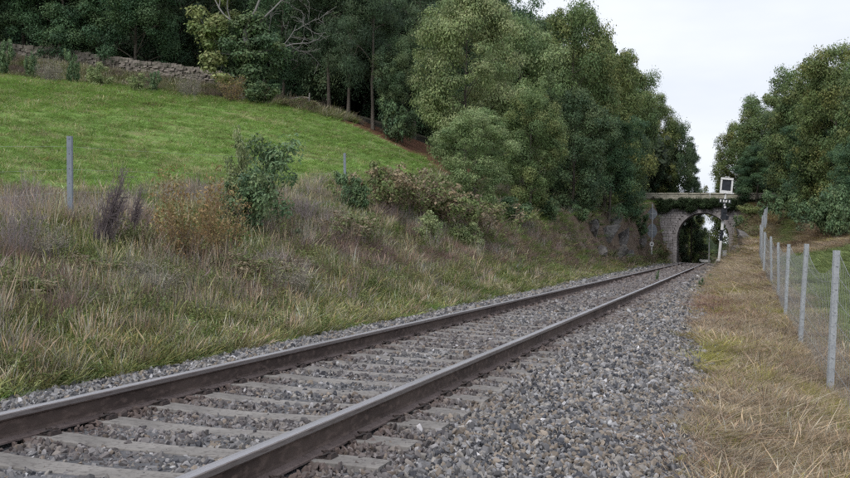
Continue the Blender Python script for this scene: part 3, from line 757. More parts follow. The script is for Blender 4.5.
# wooden rail at the edge of the wood
ra, rb = at(266, 96.5, 63), at(309, 98.5, 63)
wr = empty('wooden_rail', (rb[0], rb[1], gz(rb[0], rb[1])), 'pale crooked wooden rail with an upright stake at the foot of the wood', 'rail')
o_ = np.array([rb[0], rb[1], gz(rb[0], rb[1])])
b = MB(); t = np.linspace(0, 1, 9)[:, None]; pp = ra * (1 - t) + rb * t; pp[:, 2] += .06 * np.sin(t[:, 0] * 9) ; b.tube(pp - o_, .05, 6); obj('pole', b.mesh('pole', [M['wood']]), wr)
b = MB(); b.tube([(0, 0, -.2), (.03, 0, rb[2] - o_[2] + .35)], .045, 6); obj('stake', b.mesh('stake', [M['wood']]), wr)
b = MB(); b.tube([(ra[0] - o_[0], ra[1] - o_[1], gz(ra[0], ra[1]) - o_[2] - .2), tuple(ra - o_ + np.array([0, 0, .05]))], .04, 6); obj('stake', b.mesh('stake', [M['wood']]), wr)

# ------------------------------------------------------------------ rocks
def rock(px, py, dims, rz, tilt, mat, label, seed, sink=.25, grp=None):
    import bmesh
    p, d = hit(px, py); rg = np.random.default_rng(seed)
    bm = bmesh.new(); q = rg.normal(size=(26, 3)); q /= np.linalg.norm(q, axis=1)[:, None]; q = np.sign(q) * np.abs(q) ** .7
    for v in q * rg.uniform(.8, 1.05, (26, 1)) * np.array(dims) / 2: bm.verts.new(v)
    r = bmesh.ops.convex_hull(bm, input=bm.verts[:])
    bmesh.ops.delete(bm, geom=[g for g in r['geom_interior'] if isinstance(g, bmesh.types.BMVert)], context='VERTS')
    bmesh.ops.triangulate(bm, faces=bm.faces[:]); bmesh.ops.subdivide_edges(bm, edges=bm.edges[:], cuts=2, use_grid_fill=True)
    for v in bm.verts:
        v.co += Vector(rg.normal(size=3)) * .03 * min(dims) + v.co.normalized() * float(vnoise(np.array([v.co.x * 3 + seed]), np.array([v.co.y * 3 + v.co.z * 2]), seed)[0] - .5) * .25 * min(dims)
    me = bpy.data.meshes.new('rock'); bm.to_mesh(me); bm.free()
    return tag(obj('rock', me, None, tuple(p + np.array([0, 0, dims[2] * (.5 - sink)])), M[mat], rot=(tilt[0], tilt[1], rz)), label, 'rock', grp)
rock(607, 238, (.8, 1.4, 3.0), .5, (-.35, .75), 'rock_pale', 'pale grey slanting rock slab in the left cutting slope under the trees', 1, .45)
rock(619, 256, (.7, 1.2, 1.7), .3, (-.2, .8), 'rock_pale', 'lower pale rock slab at the foot of the left cutting slope', 2, .45)
rock(621, 243, (.7, 1.2, 2.6), .6, (-.3, .7), 'rock', 'dark rock slab directly right of the pale slanting slab', 3, .5)
rock(600, 253, (.8, 1.3, .9), .2, (-.1, .5), 'rock', 'dark low rock left of the pale slab foot', 4, .5)
rock(592, 230, (.8, 1.4, 1.2), .9, (-.3, .6), 'rock', 'dark rock lump high on the slope left of the pale slab', 5, .5)
rock(640, 244, (.6, 1.3, 1.6), .6, (-.3, .6), 'rock', 'dark rock rib on the slope left of the thin sign pole', 6, .55)
rock(612, 226, (.6, .9, 2.2), .5, (-.35, .8), 'rock_pale', 'narrow pale rock rib just above the pale slanting slab', 11, .5)
rock(628, 256, (.6, 1.0, 1.6), .5, (-.3, .8), 'rock', 'small dark rock at the slope foot right of the lower pale slab', 12, .5)
rock(749, 240, (1.2, 3.0, 2.2), -.3, (.1, -.5), 'rock', 'brown rock ledge on the right bank behind the signal', 7, .5)
rock(742, 252, (1.0, 2.4, 1.3), -.3, (.1, -.4), 'rock', 'low rock at the right bank foot behind the signal', 8, .5)
rock(72, 292, (.75, .5, .30), .4, (0, .1), 'rock', 'flat dark stone half buried in the weeds of the left bank', 9, .4)
rock(450, 308, (.26, .18, .12), .4, (0, .1), 'rock_pale', 'pale stone lying on the ballast edge behind the far rail', 10, .2)

# ------------------------------------------------------------------ trees
def quads(C, Nn, A, Ls, Ws):
    """rhombic leaves: centres, normals, axes, lengths, widths"""
    A = A - Nn * (A * Nn).sum(1)[:, None]; A /= np.linalg.norm(A, axis=1)[:, None] + 1e-9
    B = np.cross(Nn, A)
    V = np.stack([C - A * Ls[:, None] / 2, C + B * Ws[:, None] / 2 - A * Ls[:, None] * .08, C + A * Ls[:, None] / 2, C - B * Ws[:, None] / 2 - A * Ls[:, None] * .08], 1)
    n = len(C); return V.reshape(-1, 3), np.arange(4 * n).reshape(n, 4)
def unit(v): return v / (np.linalg.norm(v, axis=-1, keepdims=True) + 1e-9)
def skeleton(rg, H, R, base, r0, nb, lean=.0, droop=.0, up=.5, env='oval', trunk_top=.85):
    """trunk, limbs and twigs as polylines with radii; returns tubes and clump centres"""
    tubes = []; ends = []
    n = 9; tz = np.linspace(0, H * trunk_top, n)
    dr = np.cumsum(rg.normal(0, .025 * H / n * 3, (n, 2)), axis=0); dr -= dr[0]
    tr = np.stack([dr[:, 0] + lean * tz, dr[:, 1], tz], 1); rad = r0 * .85 * (1 - .8 * np.linspace(0, 1, n)) ; rad[0] *= 1.35
    tr[0, 2] = -.4
    tubes.append((tr, rad, 8))
    for i in range(nb):
        t = base + (1 - base) * ((i + rg.uniform(.1, .9)) / nb); z = t * H * trunk_top
        st = np.array([np.interp(z, tz, tr[:, 0]), np.interp(z, tz, tr[:, 1]), z])
        a = i * 2.4 + rg.uniform(-.5, .5)
        rel = (z / H - base) / (1 - base)
        if env == 'oval': er = R * math.sqrt(max(.06, 1 - (2 * min(rel + .12, 1) - 1) ** 2 * .85))
        elif env == 'cone': er = R * (1.02 - rel * .95)
        else: er = R * math.sqrt(max(.05, 1 - max(0, rel - .35) ** 2 / .45))
        er *= rg.uniform(.72, 1.18)
        dz = up * er * rg.uniform(.5, 1.2) - droop * er
        e = st + np.array([math.cos(a) * er, math.sin(a) * er, dz]); m = (st + e) / 2 + np.array([0, 0, .12 * er]) + rg.normal(0, .05 * er, 3)
        tt = np.linspace(0, 1, 6)[:, None]; p = (1 - tt) ** 2 * st + 2 * tt * (1 - tt) * m + tt ** 2 * e
        rb = np.interp(z, tz, rad) * .40
        tubes.append((p, rb * (1 - .8 * tt[:, 0]), 5)); ends.append(e)
        for k in range(4):
            q = rg.uniform(.3, .95); s0 = (1 - q) ** 2 * st + 2 * q * (1 - q) * m + q * q * e
            d = unit(e - st + rg.normal(0, .75, 3) * er * .9) ; d[2] += rg.uniform(-.2, .5); ln = er * rg.uniform(.28, .5)
            e2 = s0 + unit(d) * ln; mm = (s0 + e2) / 2 + rg.normal(0, .06 * ln, 3)
            tubes.append((np.array([s0, mm, e2]), rb * np.array([.4, .25, .1]), 4)); ends.append(e2)
    ends.append(tr[-1] + np.array([0, 0, H * (1 - trunk_top) * .7]))
    return tubes, np.array(ends)
def crown(rg, cents, cr, nl, Lf, Wf, pal, squash=.7, jitter=.16, droop=0.0, flat=.38, shell=.36):
    """leaves gathered in clumps round the branch ends"""
    C, Nn, A, K = [], [], [], []
    for c in cents:
        r = cr * rg.uniform(.5, 1.5); n = int(nl * (r / cr) ** 1.6)
        d = unit(rg.normal(size=(n, 3))); d[:, 2] = np.where(rg.random(n) < .35, np.abs(d[:, 2]), d[:, 2])
        rr = r * rg.random(n) ** shell * (1 + .35 * (rg.random(n) < .20))
        p = c + d * rr[:, None] * np.array([1, 1, squash])
        C.append(p); Nn.append(unit(d * .8 + np.array([0, 0, flat]) + rg.normal(0, .38, (n, 3))))
        A.append(unit(d + rg.normal(0, .7, (n, 3)) - np.array([0, 0, droop])))
        k = pal[rg.integers(0, len(pal))] * rg.uniform(.85, 1.18)
        K.append(k * rg.lognormal(0, jitter, (n, 1)) * rg.uniform(.92, 1.08, (n, 3)))
    C = np.concatenate(C); Nn = np.concatenate(Nn); A = np.concatenate(A); K = np.concatenate(K)
    n = len(C); Ls = Lf * 1.12 * np.minimum(rg.lognormal(0, .32, n), 1.9); Ws = Wf * 1.2 * np.minimum(rg.lognormal(0, .3, n), 1.8)
    V, F = quads(C, Nn, A, Ls, Ws)
    return V, F, np.repeat(K, 4, axis=0)
def tubes_mesh(name, tubes, mat, minr=0.0):
    b = MB()
    for p, r, k in tubes: b.tube(p, np.maximum(r, minr), k, cap=False)
    return b.mesh(name, [mat], smooth=True)
OLIVE = np.array([(.175, .205, .105), (.215, .240, .135), (.135, .170, .090), (.245, .265, .155)])
MID = np.array([(.105, .148, .068), (.130, .170, .080), (.085, .124, .060), (.155, .175, .078)])
DARK = np.array([(.070, .108, .062), (.086, .124, .070), (.058, .092, .058), (.104, .134, .074)])
PINE = np.array([(.064, .096, .062), (.082, .114, .072), (.055, .082, .058)])
YEL = np.array([(.17, .195, .085), (.135, .17, .075), (.20, .215, .105)])
def infill(rg, ends, H, R, base, n, env='oval'):
    """extra clumps just inside the outline so that it is not hollow"""
    out = []
    for _ in range(n):
        a = rg.uniform(0, 2 * PI); rel = rg.random()
        z = (base + (1 - base) * rel) * H
        er = R * (math.sqrt(max(.05, 1 - (2 * rel - 1) ** 2 * .9)) if env == 'oval' else (1.0 - .93 * rel if env == 'cone' else math.sqrt(max(.06, 1 - max(0, rel - .3) ** 2 / .5))))
        er *= (.62 + .55 * float(vnoise(np.array([a * 1.6 + R]), np.array([rel * 5]), 17)[0])) * rg.uniform(.72, 1.08)
        out.append((math.cos(a) * er, math.sin(a) * er, z))
    return np.concatenate([ends, np.array(out)])
def make_tree(name, seed, H, R, base, r0, nb, pal, cr, nl, Lf, Wf, extra, mat='leaf', bark='bark', env='oval', **kw):
    rg = np.random.default_rng(seed); ck = {k: kw.pop(k) for k in ('squash', 'jitter', 'droop2', 'flat') if k in kw}
    if 'droop2' in ck: ck['droop'] = ck.pop('droop2')
    tubes, ends = skeleton(rg, H, R, base, r0, nb, env=env, **kw)
    cents = infill(rg, ends, H * .98, R, base, extra, env)
    V, F, K = crown(rg, cents, cr, nl, Lf, Wf, pal, **ck)
    cm = mesh_np('crown', V, F, col=K, mats=[M[mat]])
    return dict(name=name, H=H, R=R, trunk=tubes_mesh('trunk', tubes, M[bark]), crown=cm)
M['leaf'] = leafmat('leaf_', 0.28, 0.62, 0.3, gain=(1.30, 1.36, 1.16))
P = {}
P['olive1'] = make_tree('leafy_tree', 1, 14, 5.0, .10, .24, 20, OLIVE, 1.05, 330, .19, .085, 95, squash=.6, droop2=.5)
P['olive2'] = make_tree('leafy_tree', 2, 14, 4.6, .06, .22, 20, OLIVE * np.array([.85, .95, .9]), 1.0, 330, .19, .08, 95, squash=.65, droop2=.4)
P['mid1'] = make_tree('leafy_tree', 3, 14, 5.0, .08, .26, 20, MID, 1.05, 360, .18, .095, 100, squash=.7)
P['mid2'] = make_tree('leafy_tree', 4, 14, 4.6, .04, .24, 22, MID * np.array([1.1, 1, .9]), .98, 330, .18, .09, 110, squash=.7, env='dome')
P['dark1'] = make_tree('leafy_tree', 5, 14, 5.0, .08, .28, 20, DARK, 1.1, 350, .19, .10, 95, squash=.75)
P['dark2'] = make_tree('leafy_tree', 6, 14, 4.6, .05, .26, 22, DARK * np.array([.9, 1.05, 1.05]), 1.0, 330, .18, .09, 110, env='dome')
P['pine1'] = make_tree('pine_tree', 7, 16, 4.6, .24, .27, 18, PINE, 1.1, 360, .26, .045, 50, mat='leaf', env='dome', squash=.5, flat=.2, up=.3)
P['pine2'] = make_tree('pine_tree', 8, 16, 4.4, .20, .25, 18, PINE * 1.12, 1.05, 360, .26, .045, 60, mat='leaf', squash=.5, flat=.2, up=.3)
P['spire'] = make_tree('conifer_tree', 9, 14, 3.0, .06, .2, 26, PINE * .9, .75, 260, .24, .045, 40, env='cone', squash=.45, flat=.2, up=-.1, trunk_top=.97)
GROUPS = {}
def put_tree(proto, loc, sx, sz, label, group=None, rz=None, name=None, lean=(0, 0)):
    p = P[proto]; r = empty(name or p['name'], loc, label, 'tree', group, RNG.uniform(0, 6.28) if rz is None else rz)
    r.scale = (sx, sx, sz); r.rotation_euler[0] = lean[0]; r.rotation_euler[1] = lean[1]
    t = bpy.data.objects.new('trunk', p['trunk']); COL.objects.link(t); t.parent = r
    c = bpy.data.objects.new('crown', p['crown']); COL.objects.link(c); c.parent = r
    return r
def tree_px(proto, px, ytop, d, hw, label, group=None, name=None, base=None, xc=None):
    """stands on the land at depth d; ytop and hw are its measured top and half width in the photograph"""
    a = at(px, ytop, d); x, y = a[0], a[1]
    if xc is not None: x = xc
    g = gz(x, y) if base is None else base
    p = P[proto]; return put_tree(proto, (x, y, g), hw * d / 1000 / p['R'] / 1.08, (a[2] - g) / p['H'] / .99, label, group, name=name)
# trees along the left bank top, from the field corner to the bridge
LB = [
 ('olive1', 468, -4, 50, 50, 'tall olive green tree with pale leaves at the lower right corner of the field'),
 ('olive2', 476, 112, 41, 36, 'low rounded olive tree bulging over the bank in front of the tallest pale one'),
 ('olive2', 523, 26, 58, 42, 'grey green leafy tree standing between the pale olive tree and the dark ones'),
 ('mid1', 532, 95, 48, 34, 'dense mid green tree low on the bank edge, right of the rounded olive tree'),
 ('mid1', 573, 11, 66, 44, 'tallest mid green tree with a ragged top against the sky'),
 ('dark1', 575, 95, 58, 36, 'dark green tree filling the bank edge beneath the ragged topped tree'),
 ('mid2', 606, 42, 76, 38, 'green tree whose left half merges with the ragged topped tree'),
 ('dark2', 610, 112, 68, 32, 'dark low tree above the pale slanting rock slab'),
 ('mid1', 628, 70, 88, 30, 'dark green tree with a bristly top on the descending tree line'),
 ('dark1', 630, 128, 82, 20, 'dark tree overhanging the cutting left of the sign pole'),
 ('mid2', 657, 98, 124, 24, 'yellowish green tree just left of the bridge approach'),
 ('dark2', 642, 140, 121, 18, 'shadowy tree above the left end of the bridge parapet'),
 ('dark1', 674, 128, 124, 20, 'tree rising behind the left end of the bridge parapet'),
 ('spire', 693, 140, 132, 17, 'dark conifer with layered boughs beside the gap of sky over the bridge'),
]
for a in LB: tree_px(*a[:5], a[5], 'trees along the left bank', name='conifer_tree' if a[0] == 'spire' else None)
# right side
RB = [
 ('mid2', 736, 126, 118, 25, 'rounded green tree right of the signal head behind the bridge'),
 ('dark2', 757, 146, 106, 22, 'low dark tree above the yellow green bush on the right bank'),
 ('mid1', 766, 96, 112, 32, 'green tree between the rounded one and the highest right hand tree'),
 ('dark1', 792, 118, 98, 28, 'dark tree over the top of the grassy path'),
 ('mid1', 802, 70, 95, 38, 'broad green tree on the rising skyline right of the sky gap'),
 ('mid2', 838, 50, 82, 42, 'highest tree of the right hand group with a ragged leafy top'),
 ('dark2', 826, 118, 84, 34, 'dark tree with foliage reaching the brown rise beside the path'),
 ('mid1', 876, 58, 74, 42, 'grey green tree cut by the right edge of the picture'),
 ('dark2', 858, 138, 62, 26, 'low bushy tree above the dry grass rise at the far right'),
]
for a in RB: tree_px(*a[:5], a[5], 'trees on the right of the railway')
# beyond the bridge
FB = [('mid2', 660, 205, 150, 18, 'green tree seen in the left part of the arch'), ('mid1', 682, 206, 150, 12, 'dark tree filling the upper left of the arch opening'),
      ('mid2', 695, 216, 165, 11, 'tree whose edge borders the sky inside the arch'), ('mid1', 700, 236, 155, 9, 'low yellowish tree at the foot of the arch view'),
      ('dark1', 724, 244, 210, 9, 'distant dark tree low in the right of the arch view'), 
      ('mid1', 714, 250, 230, 8, 'small distant tree beside the slim pole beyond the arch'), ('mid2', 766, 205, 190, 12, 'distant tree behind the right bridge pier')]
for a in FB: tree_px(*a[:5], a[5], 'trees beyond the bridge')
# the dark wood at the top of the field
WD = [
 ('dark1', -22, -70, 66, 52, 'dark tree of the wood behind the leftmost end of the drystone wall'), ('pine1', 28, -95, 69, 46, 'dark tree near the glint of sky above the wall end'),
 ('dark2', 62, -60, 66, 42, 'broad dark tree of the wood right of the wall end glint'), ('dark1', 100, -80, 70, 46, 'dark leafy tree over the middle of the drystone wall'),
 ('dark2', 140, -75, 66, 44, 'dark tree of the wood right of the wall middle'), ('pine2', 178, -90, 70, 42, 'bluish dark tree above the right third of the wall'),
 ('dark1', 212, -70, 72, 40, 'dark tree close behind the bare limbed tree'), ('dark2', 286, -60, 68, 34, 'dark ivy clad tree right of the bare limbed tree'),
 ('pine1', 333, -95, 66, 40, 'pine with a thin reddish trunk at the field corner'), ('pine2', 352, -85, 63.5, 40, 'pine with a thick pale trunk at the field corner'),
 ('pine1', 377, -90, 62.5, 38, 'pine with a dark trunk right of the pale trunked one'), ('dark1', 404, 40, 62, 26, 'bushy dark tree at the lower end of the wood'),
 ('pine2', 418, -70, 70, 40, 'tall dark pine behind the pale olive tree'), ('dark1', 452, -40, 74, 42, 'dark tree rising behind the tall olive tree'),
 ('dark2', 500, -4, 78, 40, 'dark tree showing over the dip between two pale trees'), ('dark1', 540, 22, 84, 36, 'dark treetop behind the green skyline trees'),
]
for a in WD: tree_px(*a[:5], a[5], 'trees of the dark wood')
for i, px in enumerate(range(-50, 470, 42)):
    tree_px(('dark1', 'pine1', 'dark2')[i % 3], px, -90, 84 + (i * 7) % 9, 48, ('leftmost', 'second', 'third', 'fourth', 'fifth', 'sixth', 'seventh', 'eighth', 'ninth', 'tenth', 'eleventh', 'twelfth', 'last')[i] + (' from the left' if 0 < i < 12 else '') + ' of the tall shadowy trees deep inside the dark wood', 'shadowy trees deep in the wood')
# the half bare tree
def bare_tree():
    rg = np.random.default_rng(44); base, d = hit(243, 103); base = at(243, 99, 59.5); base[2] = gz(base[0], base[1])
    r = empty('half_bare_tree', tuple(base), 'half bare tree with pale spreading limbs and ivy clad trunk at the wall end', 'tree')
    H = 12; tubes = []
    def grow(p, d_, ln, rad, depth):
        n = 5; pts = [p]; dd = d_.copy()
        for i in range(n): dd = unit(dd + rg.normal(0, .16, 3) + np.array([0, 0, .05])); pts.append(pts[-1] + dd * ln / n)
        pts = np.array(pts); tubes.append((pts, rad * .62 * np.linspace(1, .5, n + 1), 6 if depth < 2 else 4))
        tips.append((pts[-1], depth))
        if depth < 5:
            for k in range(3 if depth < 4 else 2):
                q = pts[rg.integers(2, n + 1)]; nd = unit(dd + rg.normal(0, .62, 3)); grow(q, nd, ln * rg.uniform(.55, .8), rad * .55, depth + 1)
    tips = []
    R = MW @ np.array([1, 0, 0])
    tubes.append((np.array([(0, 0, -.3), (.1, 0, 1.6), (.15, .1, 3.2), (0, 0, 4.3)]), np.array([.32, .25, .2, .17]), 8))
    grow(np.array([0, 0, 4.2]), unit(R * .25 + np.array([0, 0, 1])), 3.4, .15, 1)
    grow(np.array([0, 0, 4.0]), unit(R * .9 + np.array([0, 0, .55])), 3.8, .13, 1)
    grow(np.array([.1, 0, 3.0]), unit(R * 1 + np.array([0, 0, .12])), 3.6, .11, 1)
    grow(np.array([0, 0, 4.1]), unit(-R * .7 + np.array([0, 0, .8])), 3.4, .13, 1)
    grow(np.array([.1, 0, 2.6]), unit(-R * 1 + np.array([0, 0, .3])), 2.2, .08, 2)
    obj('trunk', tubes_mesh('trunk', tubes, M['pale_bark'], .014), r)
    tp = np.array([t for t, dp in tips if dp >= 3])
    lf = tp[(tp @ R) < -.6]; lf = lf[rg.permutation(len(lf))[:46]]
    extra = lf[:30] + rg.normal(0, .7, (min(30, len(lf)), 3))
    V, F, K = crown(rg, np.concatenate([lf, extra]), .6, 150, .20, .10, YEL, squash=.6)
    obj('leaves', mesh_np('leaves', V, F, col=K, mats=[M['leaf']]), r)
    iv = np.stack([rg.normal(0.1, .5, 40), rg.normal(0, .4, 40), rg.uniform(.6, 5.2, 40)], 1)
    iv = np.concatenate([iv, np.stack([rg.normal(1.0, .9, 26), rg.normal(.4, .4, 26), rg.uniform(1.5, 4.0, 26)], 1)])
    V, F, K = crown(rg, iv, .5, 150, .16, .11, DARK * 1.15)
    obj('ivy_leaves', mesh_np('ivy_leaves', V, F, col=K, mats=[M['leaf']]), r)
bare_tree()

# leaf clumps for woods too deep to tell apart, ivy and brambles
rgc = np.random.default_rng(5)
M['clump'] = leafmat('clump_leaf', .18, .65, .25, True)
def clump_mesh(i):
    V, F, K = crown(rgc, np.array([[0, 0, 0]]) , .8, 300, .24, .12, np.array([(1., 1., 1.)]), squash=.75)
    return mesh_np('clump', V, F, col=K, mats=[M['clump']])
CLUMPS = make_protos('leaf_clumps', [clump_mesh(i) for i in range(4)])
def mass(name, label, boxes, tint, scale):
    P_, S_ = [], []
    for (x0, x1, y0, y1, z0, z1, n) in boxes:
        x = RNG.uniform(x0, x1, n); y = RNG.uniform(y0, y1, n); P_.append(np.stack([x, y, ground(x, y) + RNG.uniform(0, 1, n) ** .9 * (z1 - z0) + z0], 1))
    P_ = np.concatenate(P_); n = len(P_)
    t = np.array(tint) * RNG.lognormal(0, .2, (n, 1))
    return scatter(name, P_, RNG.uniform(0, 6.28, (n, 3)), RNG.uniform(.7, 1.4, (n, 1)) * scale * np.ones((n, 3)), RNG.integers(0, 4, n), t, CLUMPS, M['clump'], label)
mass('woodland', 'deep dark woodland closing the view behind the field and the bank trees',
     [(-95, -28, 88, 100, 0, 15, 900), (-28, -12, 92, 125, 0, 12, 500), (9, 40, 112, 135, 0, 11, 500), (-14, -9, 118, 160, 0, 7, 260), (4, 12, 118, 165, 0, 7, 260)], (.045, .065, .036), 2.0)

# ------------------------------------------------------------------ shrubs and brush
def shrub_mesh(seed, kind):
    """unit sized (height about 1, radius about .6)"""
    rg = np.random.default_rng(seed); tubes = []; ends = []
    ns = {'leafy': 12, 'twig': 40, 'rust': 30, 'bramble': 20, 'sapling': 1, 'brush': 44}[kind]
    if kind == 'sapling':
        st = np.array([(0, 0, -.1), (-.05, 0, .25), (-.10, .02, .5), (-.16, 0, .72)]); tubes.append((st, np.array([.022, .018, .014, .008]), 6))
        for i in range(14):
            q = rg.uniform(.35, 1); p = np.array([np.interp(q, [0, .33, .66, 1], st[:, k]) for k in range(3)])
            e = p + unit(rg.normal(0, 1, 3) + np.array([.25, 0, .5])) * rg.uniform(.18, .42); tubes.append((np.array([p, (p + e) / 2 + rg.normal(0, .02, 3), e]), np.array([.007, .005, .002]), 4)); ends += [e, (p + e) / 2 * .3 + e * .7]
    else:
        for i in range(ns):
            a = rg.uniform(0, 2 * PI); r = rg.random() ** .6 * (.5 if kind != 'bramble' else .75)
            h = rg.uniform(.45, 1.0) * (1 - .4 * r)
            p0 = np.array([math.cos(a) * r * .5, math.sin(a) * r * .5, -.06]); e = np.array([math.cos(a) * r * 1.15, math.sin(a) * r * 1.15, h])
            if kind == 'brush': p0 = np.array([rg.normal(0, .05), rg.normal(0, .05), -.05]); e = p0 + np.array([rg.normal(.42, .09), rg.normal(0, .08), rg.uniform(.5, 1.05)])
            m = (p0 + e) / 2 + rg.normal(0, .05, 3)
            if kind == 'bramble': e[2] *= .7; m[2] += .3
            w_ = .012 if kind == 'brush' else .006 if kind in ('twig', 'rust') else .009
            tt = np.linspace(0, 1, 6)[:, None]; p = (1 - tt) ** 2 * p0 + 2 * tt * (1 - tt) * m + tt ** 2 * e
            tubes.append((p, w_ * (1 - .7 * tt[:, 0]), 3)); ends.append(e)
            for k in range({'twig': 9, 'rust': 8, 'brush': 7}.get(kind, 5)):
                q = rg.integers(1, 6); d = unit(unit(e - p0) + rg.normal(0, .55, 3)); ln = rg.uniform(.10, .28)
                e2 = p[q] + d * ln; tubes.append((np.array([p[q], (p[q] + e2) / 2 + rg.normal(0, .01, 3), e2]), w_ * np.array([.45, .35, .15]), 3)); ends.append(e2)
                if kind in ('twig', 'rust', 'brush'):
                    for kk in range(2):
                        e3 = (p[q] + e2) / 2 + unit(d + rg.normal(0, .7, 3)) * ln * .6; tubes.append((np.array([(p[q] + e2) / 2, e3]), w_ * np.array([.3, .12]), 3)); ends.append(e3)
    return tubes, np.array(ends), rg
STEMC = {'dusk': (.17, .14, .145), 'lav': (.26, .22, .225), 'brown': (.17, .125, .11), 'rust': (.23, .15, .09), 'green': (.12, .11, .07), 'grey': (.22, .20, .185)}
M['stem'] = leafmat('stem', 0, .85, .15)
def make_shrub(name, seed, kind, stem, pal, nl, Lf, Wf, cr=.12):
    tubes, ends, rg = shrub_mesh(seed, kind)
    b = MB()
    for p, r, k in tubes: b.tube(p, r, k, cap=False)
    sm = b.mesh('stems', [M['stem']])
    c = np.ones((len(sm.vertices), 3)) * np.array(STEMC[stem]) * rg.uniform(.85, 1.15, (len(sm.vertices), 1))
    a = sm.attributes.new('Col', 'FLOAT_COLOR', 'POINT'); cc = np.ones((len(c), 4), np.float32); cc[:, :3] = c; a.data.foreach_set('color', cc.ravel())
    lm = None
    if nl:
        V, F, K = crown(rg, ends, cr, nl, Lf, Wf, np.array(pal), squash=.8); lm = mesh_np('leaves', V, F, col=K, mats=[M['leaf']])
    return dict(name=name, stems=sm, leaves=lm)
RUST = [(.24, .155, .08), (.28, .20, .11), (.20, .14, .08), (.17, .17, .08)]
SHP = {
 'dark': make_shrub('bush', 21, 'leafy', 'green', DARK * 1.3, 70, .06, .035), 'dark2': make_shrub('bush', 22, 'leafy', 'green', DARK * 1.15, 70, .06, .035, .14),
 'olive': make_shrub('bush', 23, 'leafy', 'green', OLIVE, 55, .06, .03, .14), 'yellow': make_shrub('bush', 24, 'leafy', 'green', YEL * 1.1, 70, .05, .03, .15),
 'lav': make_shrub('dry_shrub', 25, 'twig', 'lav', [(.30, .26, .26)], 0, 0, 0), 'lav2': make_shrub('dry_shrub', 26, 'twig', 'grey', [(.25, .22, .2)], 3, .03, .012, .05),
 'rust': make_shrub('rusty_shrub', 27, 'rust', 'rust', RUST, 5, .035, .016, .06), 'rust2': make_shrub('rusty_shrub', 28, 'rust', 'brown', RUST, 4, .035, .018, .06),
 'bramble': make_shrub('bramble', 29, 'bramble', 'brown', [(.19, .145, .105), (.11, .14, .06), (.13, .15, .07), (.23, .18, .13), (.15, .17, .08)], 34, .055, .032, .11),
 'bramble2': make_shrub('bramble', 30, 'bramble', 'brown', [(.20, .155, .12), (.12, .145, .065), (.18, .14, .11), (.14, .155, .075)], 24, .05, .028, .11),
 'brush': make_shrub('dead_brush', 31, 'brush', 'dusk', [(.2, .17, .15)], 0, 0, 0),
 'sapling': make_shrub('sapling', 32, 'sapling', 'green', DARK * 1.35, 60, .05, .02, .13),
}
def shrub(proto, px, ybase, ytop, hw, label, group=None, cat='bush', d=None, depth_off=0, rz=None, lean=0):
    if d is None: p, d = hit(px, ybase)
    else: p = at(px, ybase, d)
    if depth_off: d += depth_off; p = at(px, ybase, d)
    p[2] = gz(p[0], p[1])
    t = at(px, ytop, d); s_ = SHP[proto]; h = max(.2, t[2] - p[2])
    r = empty(s_['name'], tuple(p), label, cat, group, RNG.uniform(0, 6.28) if rz is None else rz); r.scale = (hw * d / 1000 / .6, hw * d / 1000 / .6, h)
    r.rotation_euler[1] = lean
    a = bpy.data.objects.new('stems', s_['stems']); COL.objects.link(a); a.parent = r
    if s_['leaves']: a = bpy.data.objects.new('leaves', s_['leaves']); COL.objects.link(a); a.parent = r
    return r
TH0 = math.radians(17)
G1 = 'shrubs on the left bank'
shrub('sapling', 280, 236, 136, 46, 'slender dark sapling with a thin leaning trunk and tufted crown on the bank', None, 'sapling', rz=TH0)
shrub('dark2', 247, 233, 172, 27, 'dense grey green bush touching the left side of the sapling', G1)
shrub('olive', 240, 214, 138, 15, 'grey green leafy top just left of the sapling crown', G1, depth_off=-0.5)
shrub('brush', 96, 252, 176, 30, 'leaning bundle of dead grey stalks between the steel post and the rusty shrub', None, 'dead brush', rz=TH0)
shrub('brush', 128, 240, 190, 14, 'short dark dead stalk right of the leaning bundle', G1, 'dead brush', rz=TH0)
shrub('rust', 188, 268, 172, 42, 'big rusty orange twiggy shrub left of the sapling', G1)
shrub('rust2', 222, 262, 200, 30, 'low rusty twiggy shrub at the foot of the grey green bush', G1)
shrub('lav', 14, 262, 182, 32, 'pale lavender grey dry shrub at the left edge of the picture', G1)
shrub('lav2', 50, 268, 226, 26, 'low grey dry shrub below the tall steel post', G1)
shrub('lav', 302, 224, 186, 22, 'lavender grey dry grass clump right of the sapling', G1)
shrub('lav2', 335, 232, 205, 18, 'grey dry clump below the dark bush near the far steel post', G1)
shrub('dark', 351, 212, 172, 17, 'small dark bush hiding the foot of the far steel post', G1)
shrub('dark2', 301, 250, 230, 12, 'tiny grey green bush below the lavender clump', G1)
shrub('bramble', 378, 214, 157, 30, 'red brown bramble mound right of the far steel post', G1, 'bramble')
shrub('bramble2', 410, 220, 158, 32, 'bramble mound left of the low olive tree', G1, 'bramble')
shrub('bramble2', 350, 245, 205, 30, 'purple brown bramble patch below the small dark bush', G1, 'bramble')
shrub('bramble', 440, 230, 172, 32, 'bramble thicket under the left branches of the low olive tree', G1, 'bramble')
shrub('bramble2', 476, 236, 188, 32, 'bramble thicket under the right branches of the low olive tree', G1, 'bramble')
shrub('bramble2', 240, 282, 248, 34, 'brown bramble patch on the bank in front of the rusty shrubs', G1, 'bramble')
shrub('lav2', 150, 300, 262, 34, 'purple grey dry weeds on the lower bank left of the bramble patch', G1)
shrub('bramble2', 30, 305, 268, 36, 'dark bramble patch low on the bank at the left edge', G1, 'bramble')
shrub('lav2', 295, 300, 262, 32, 'purple brown dry weeds low on the bank below the lavender clump', G1)
shrub('bramble2', 90, 285, 250, 28, 'bramble patch under the leaning dead stalks', G1, 'bramble')
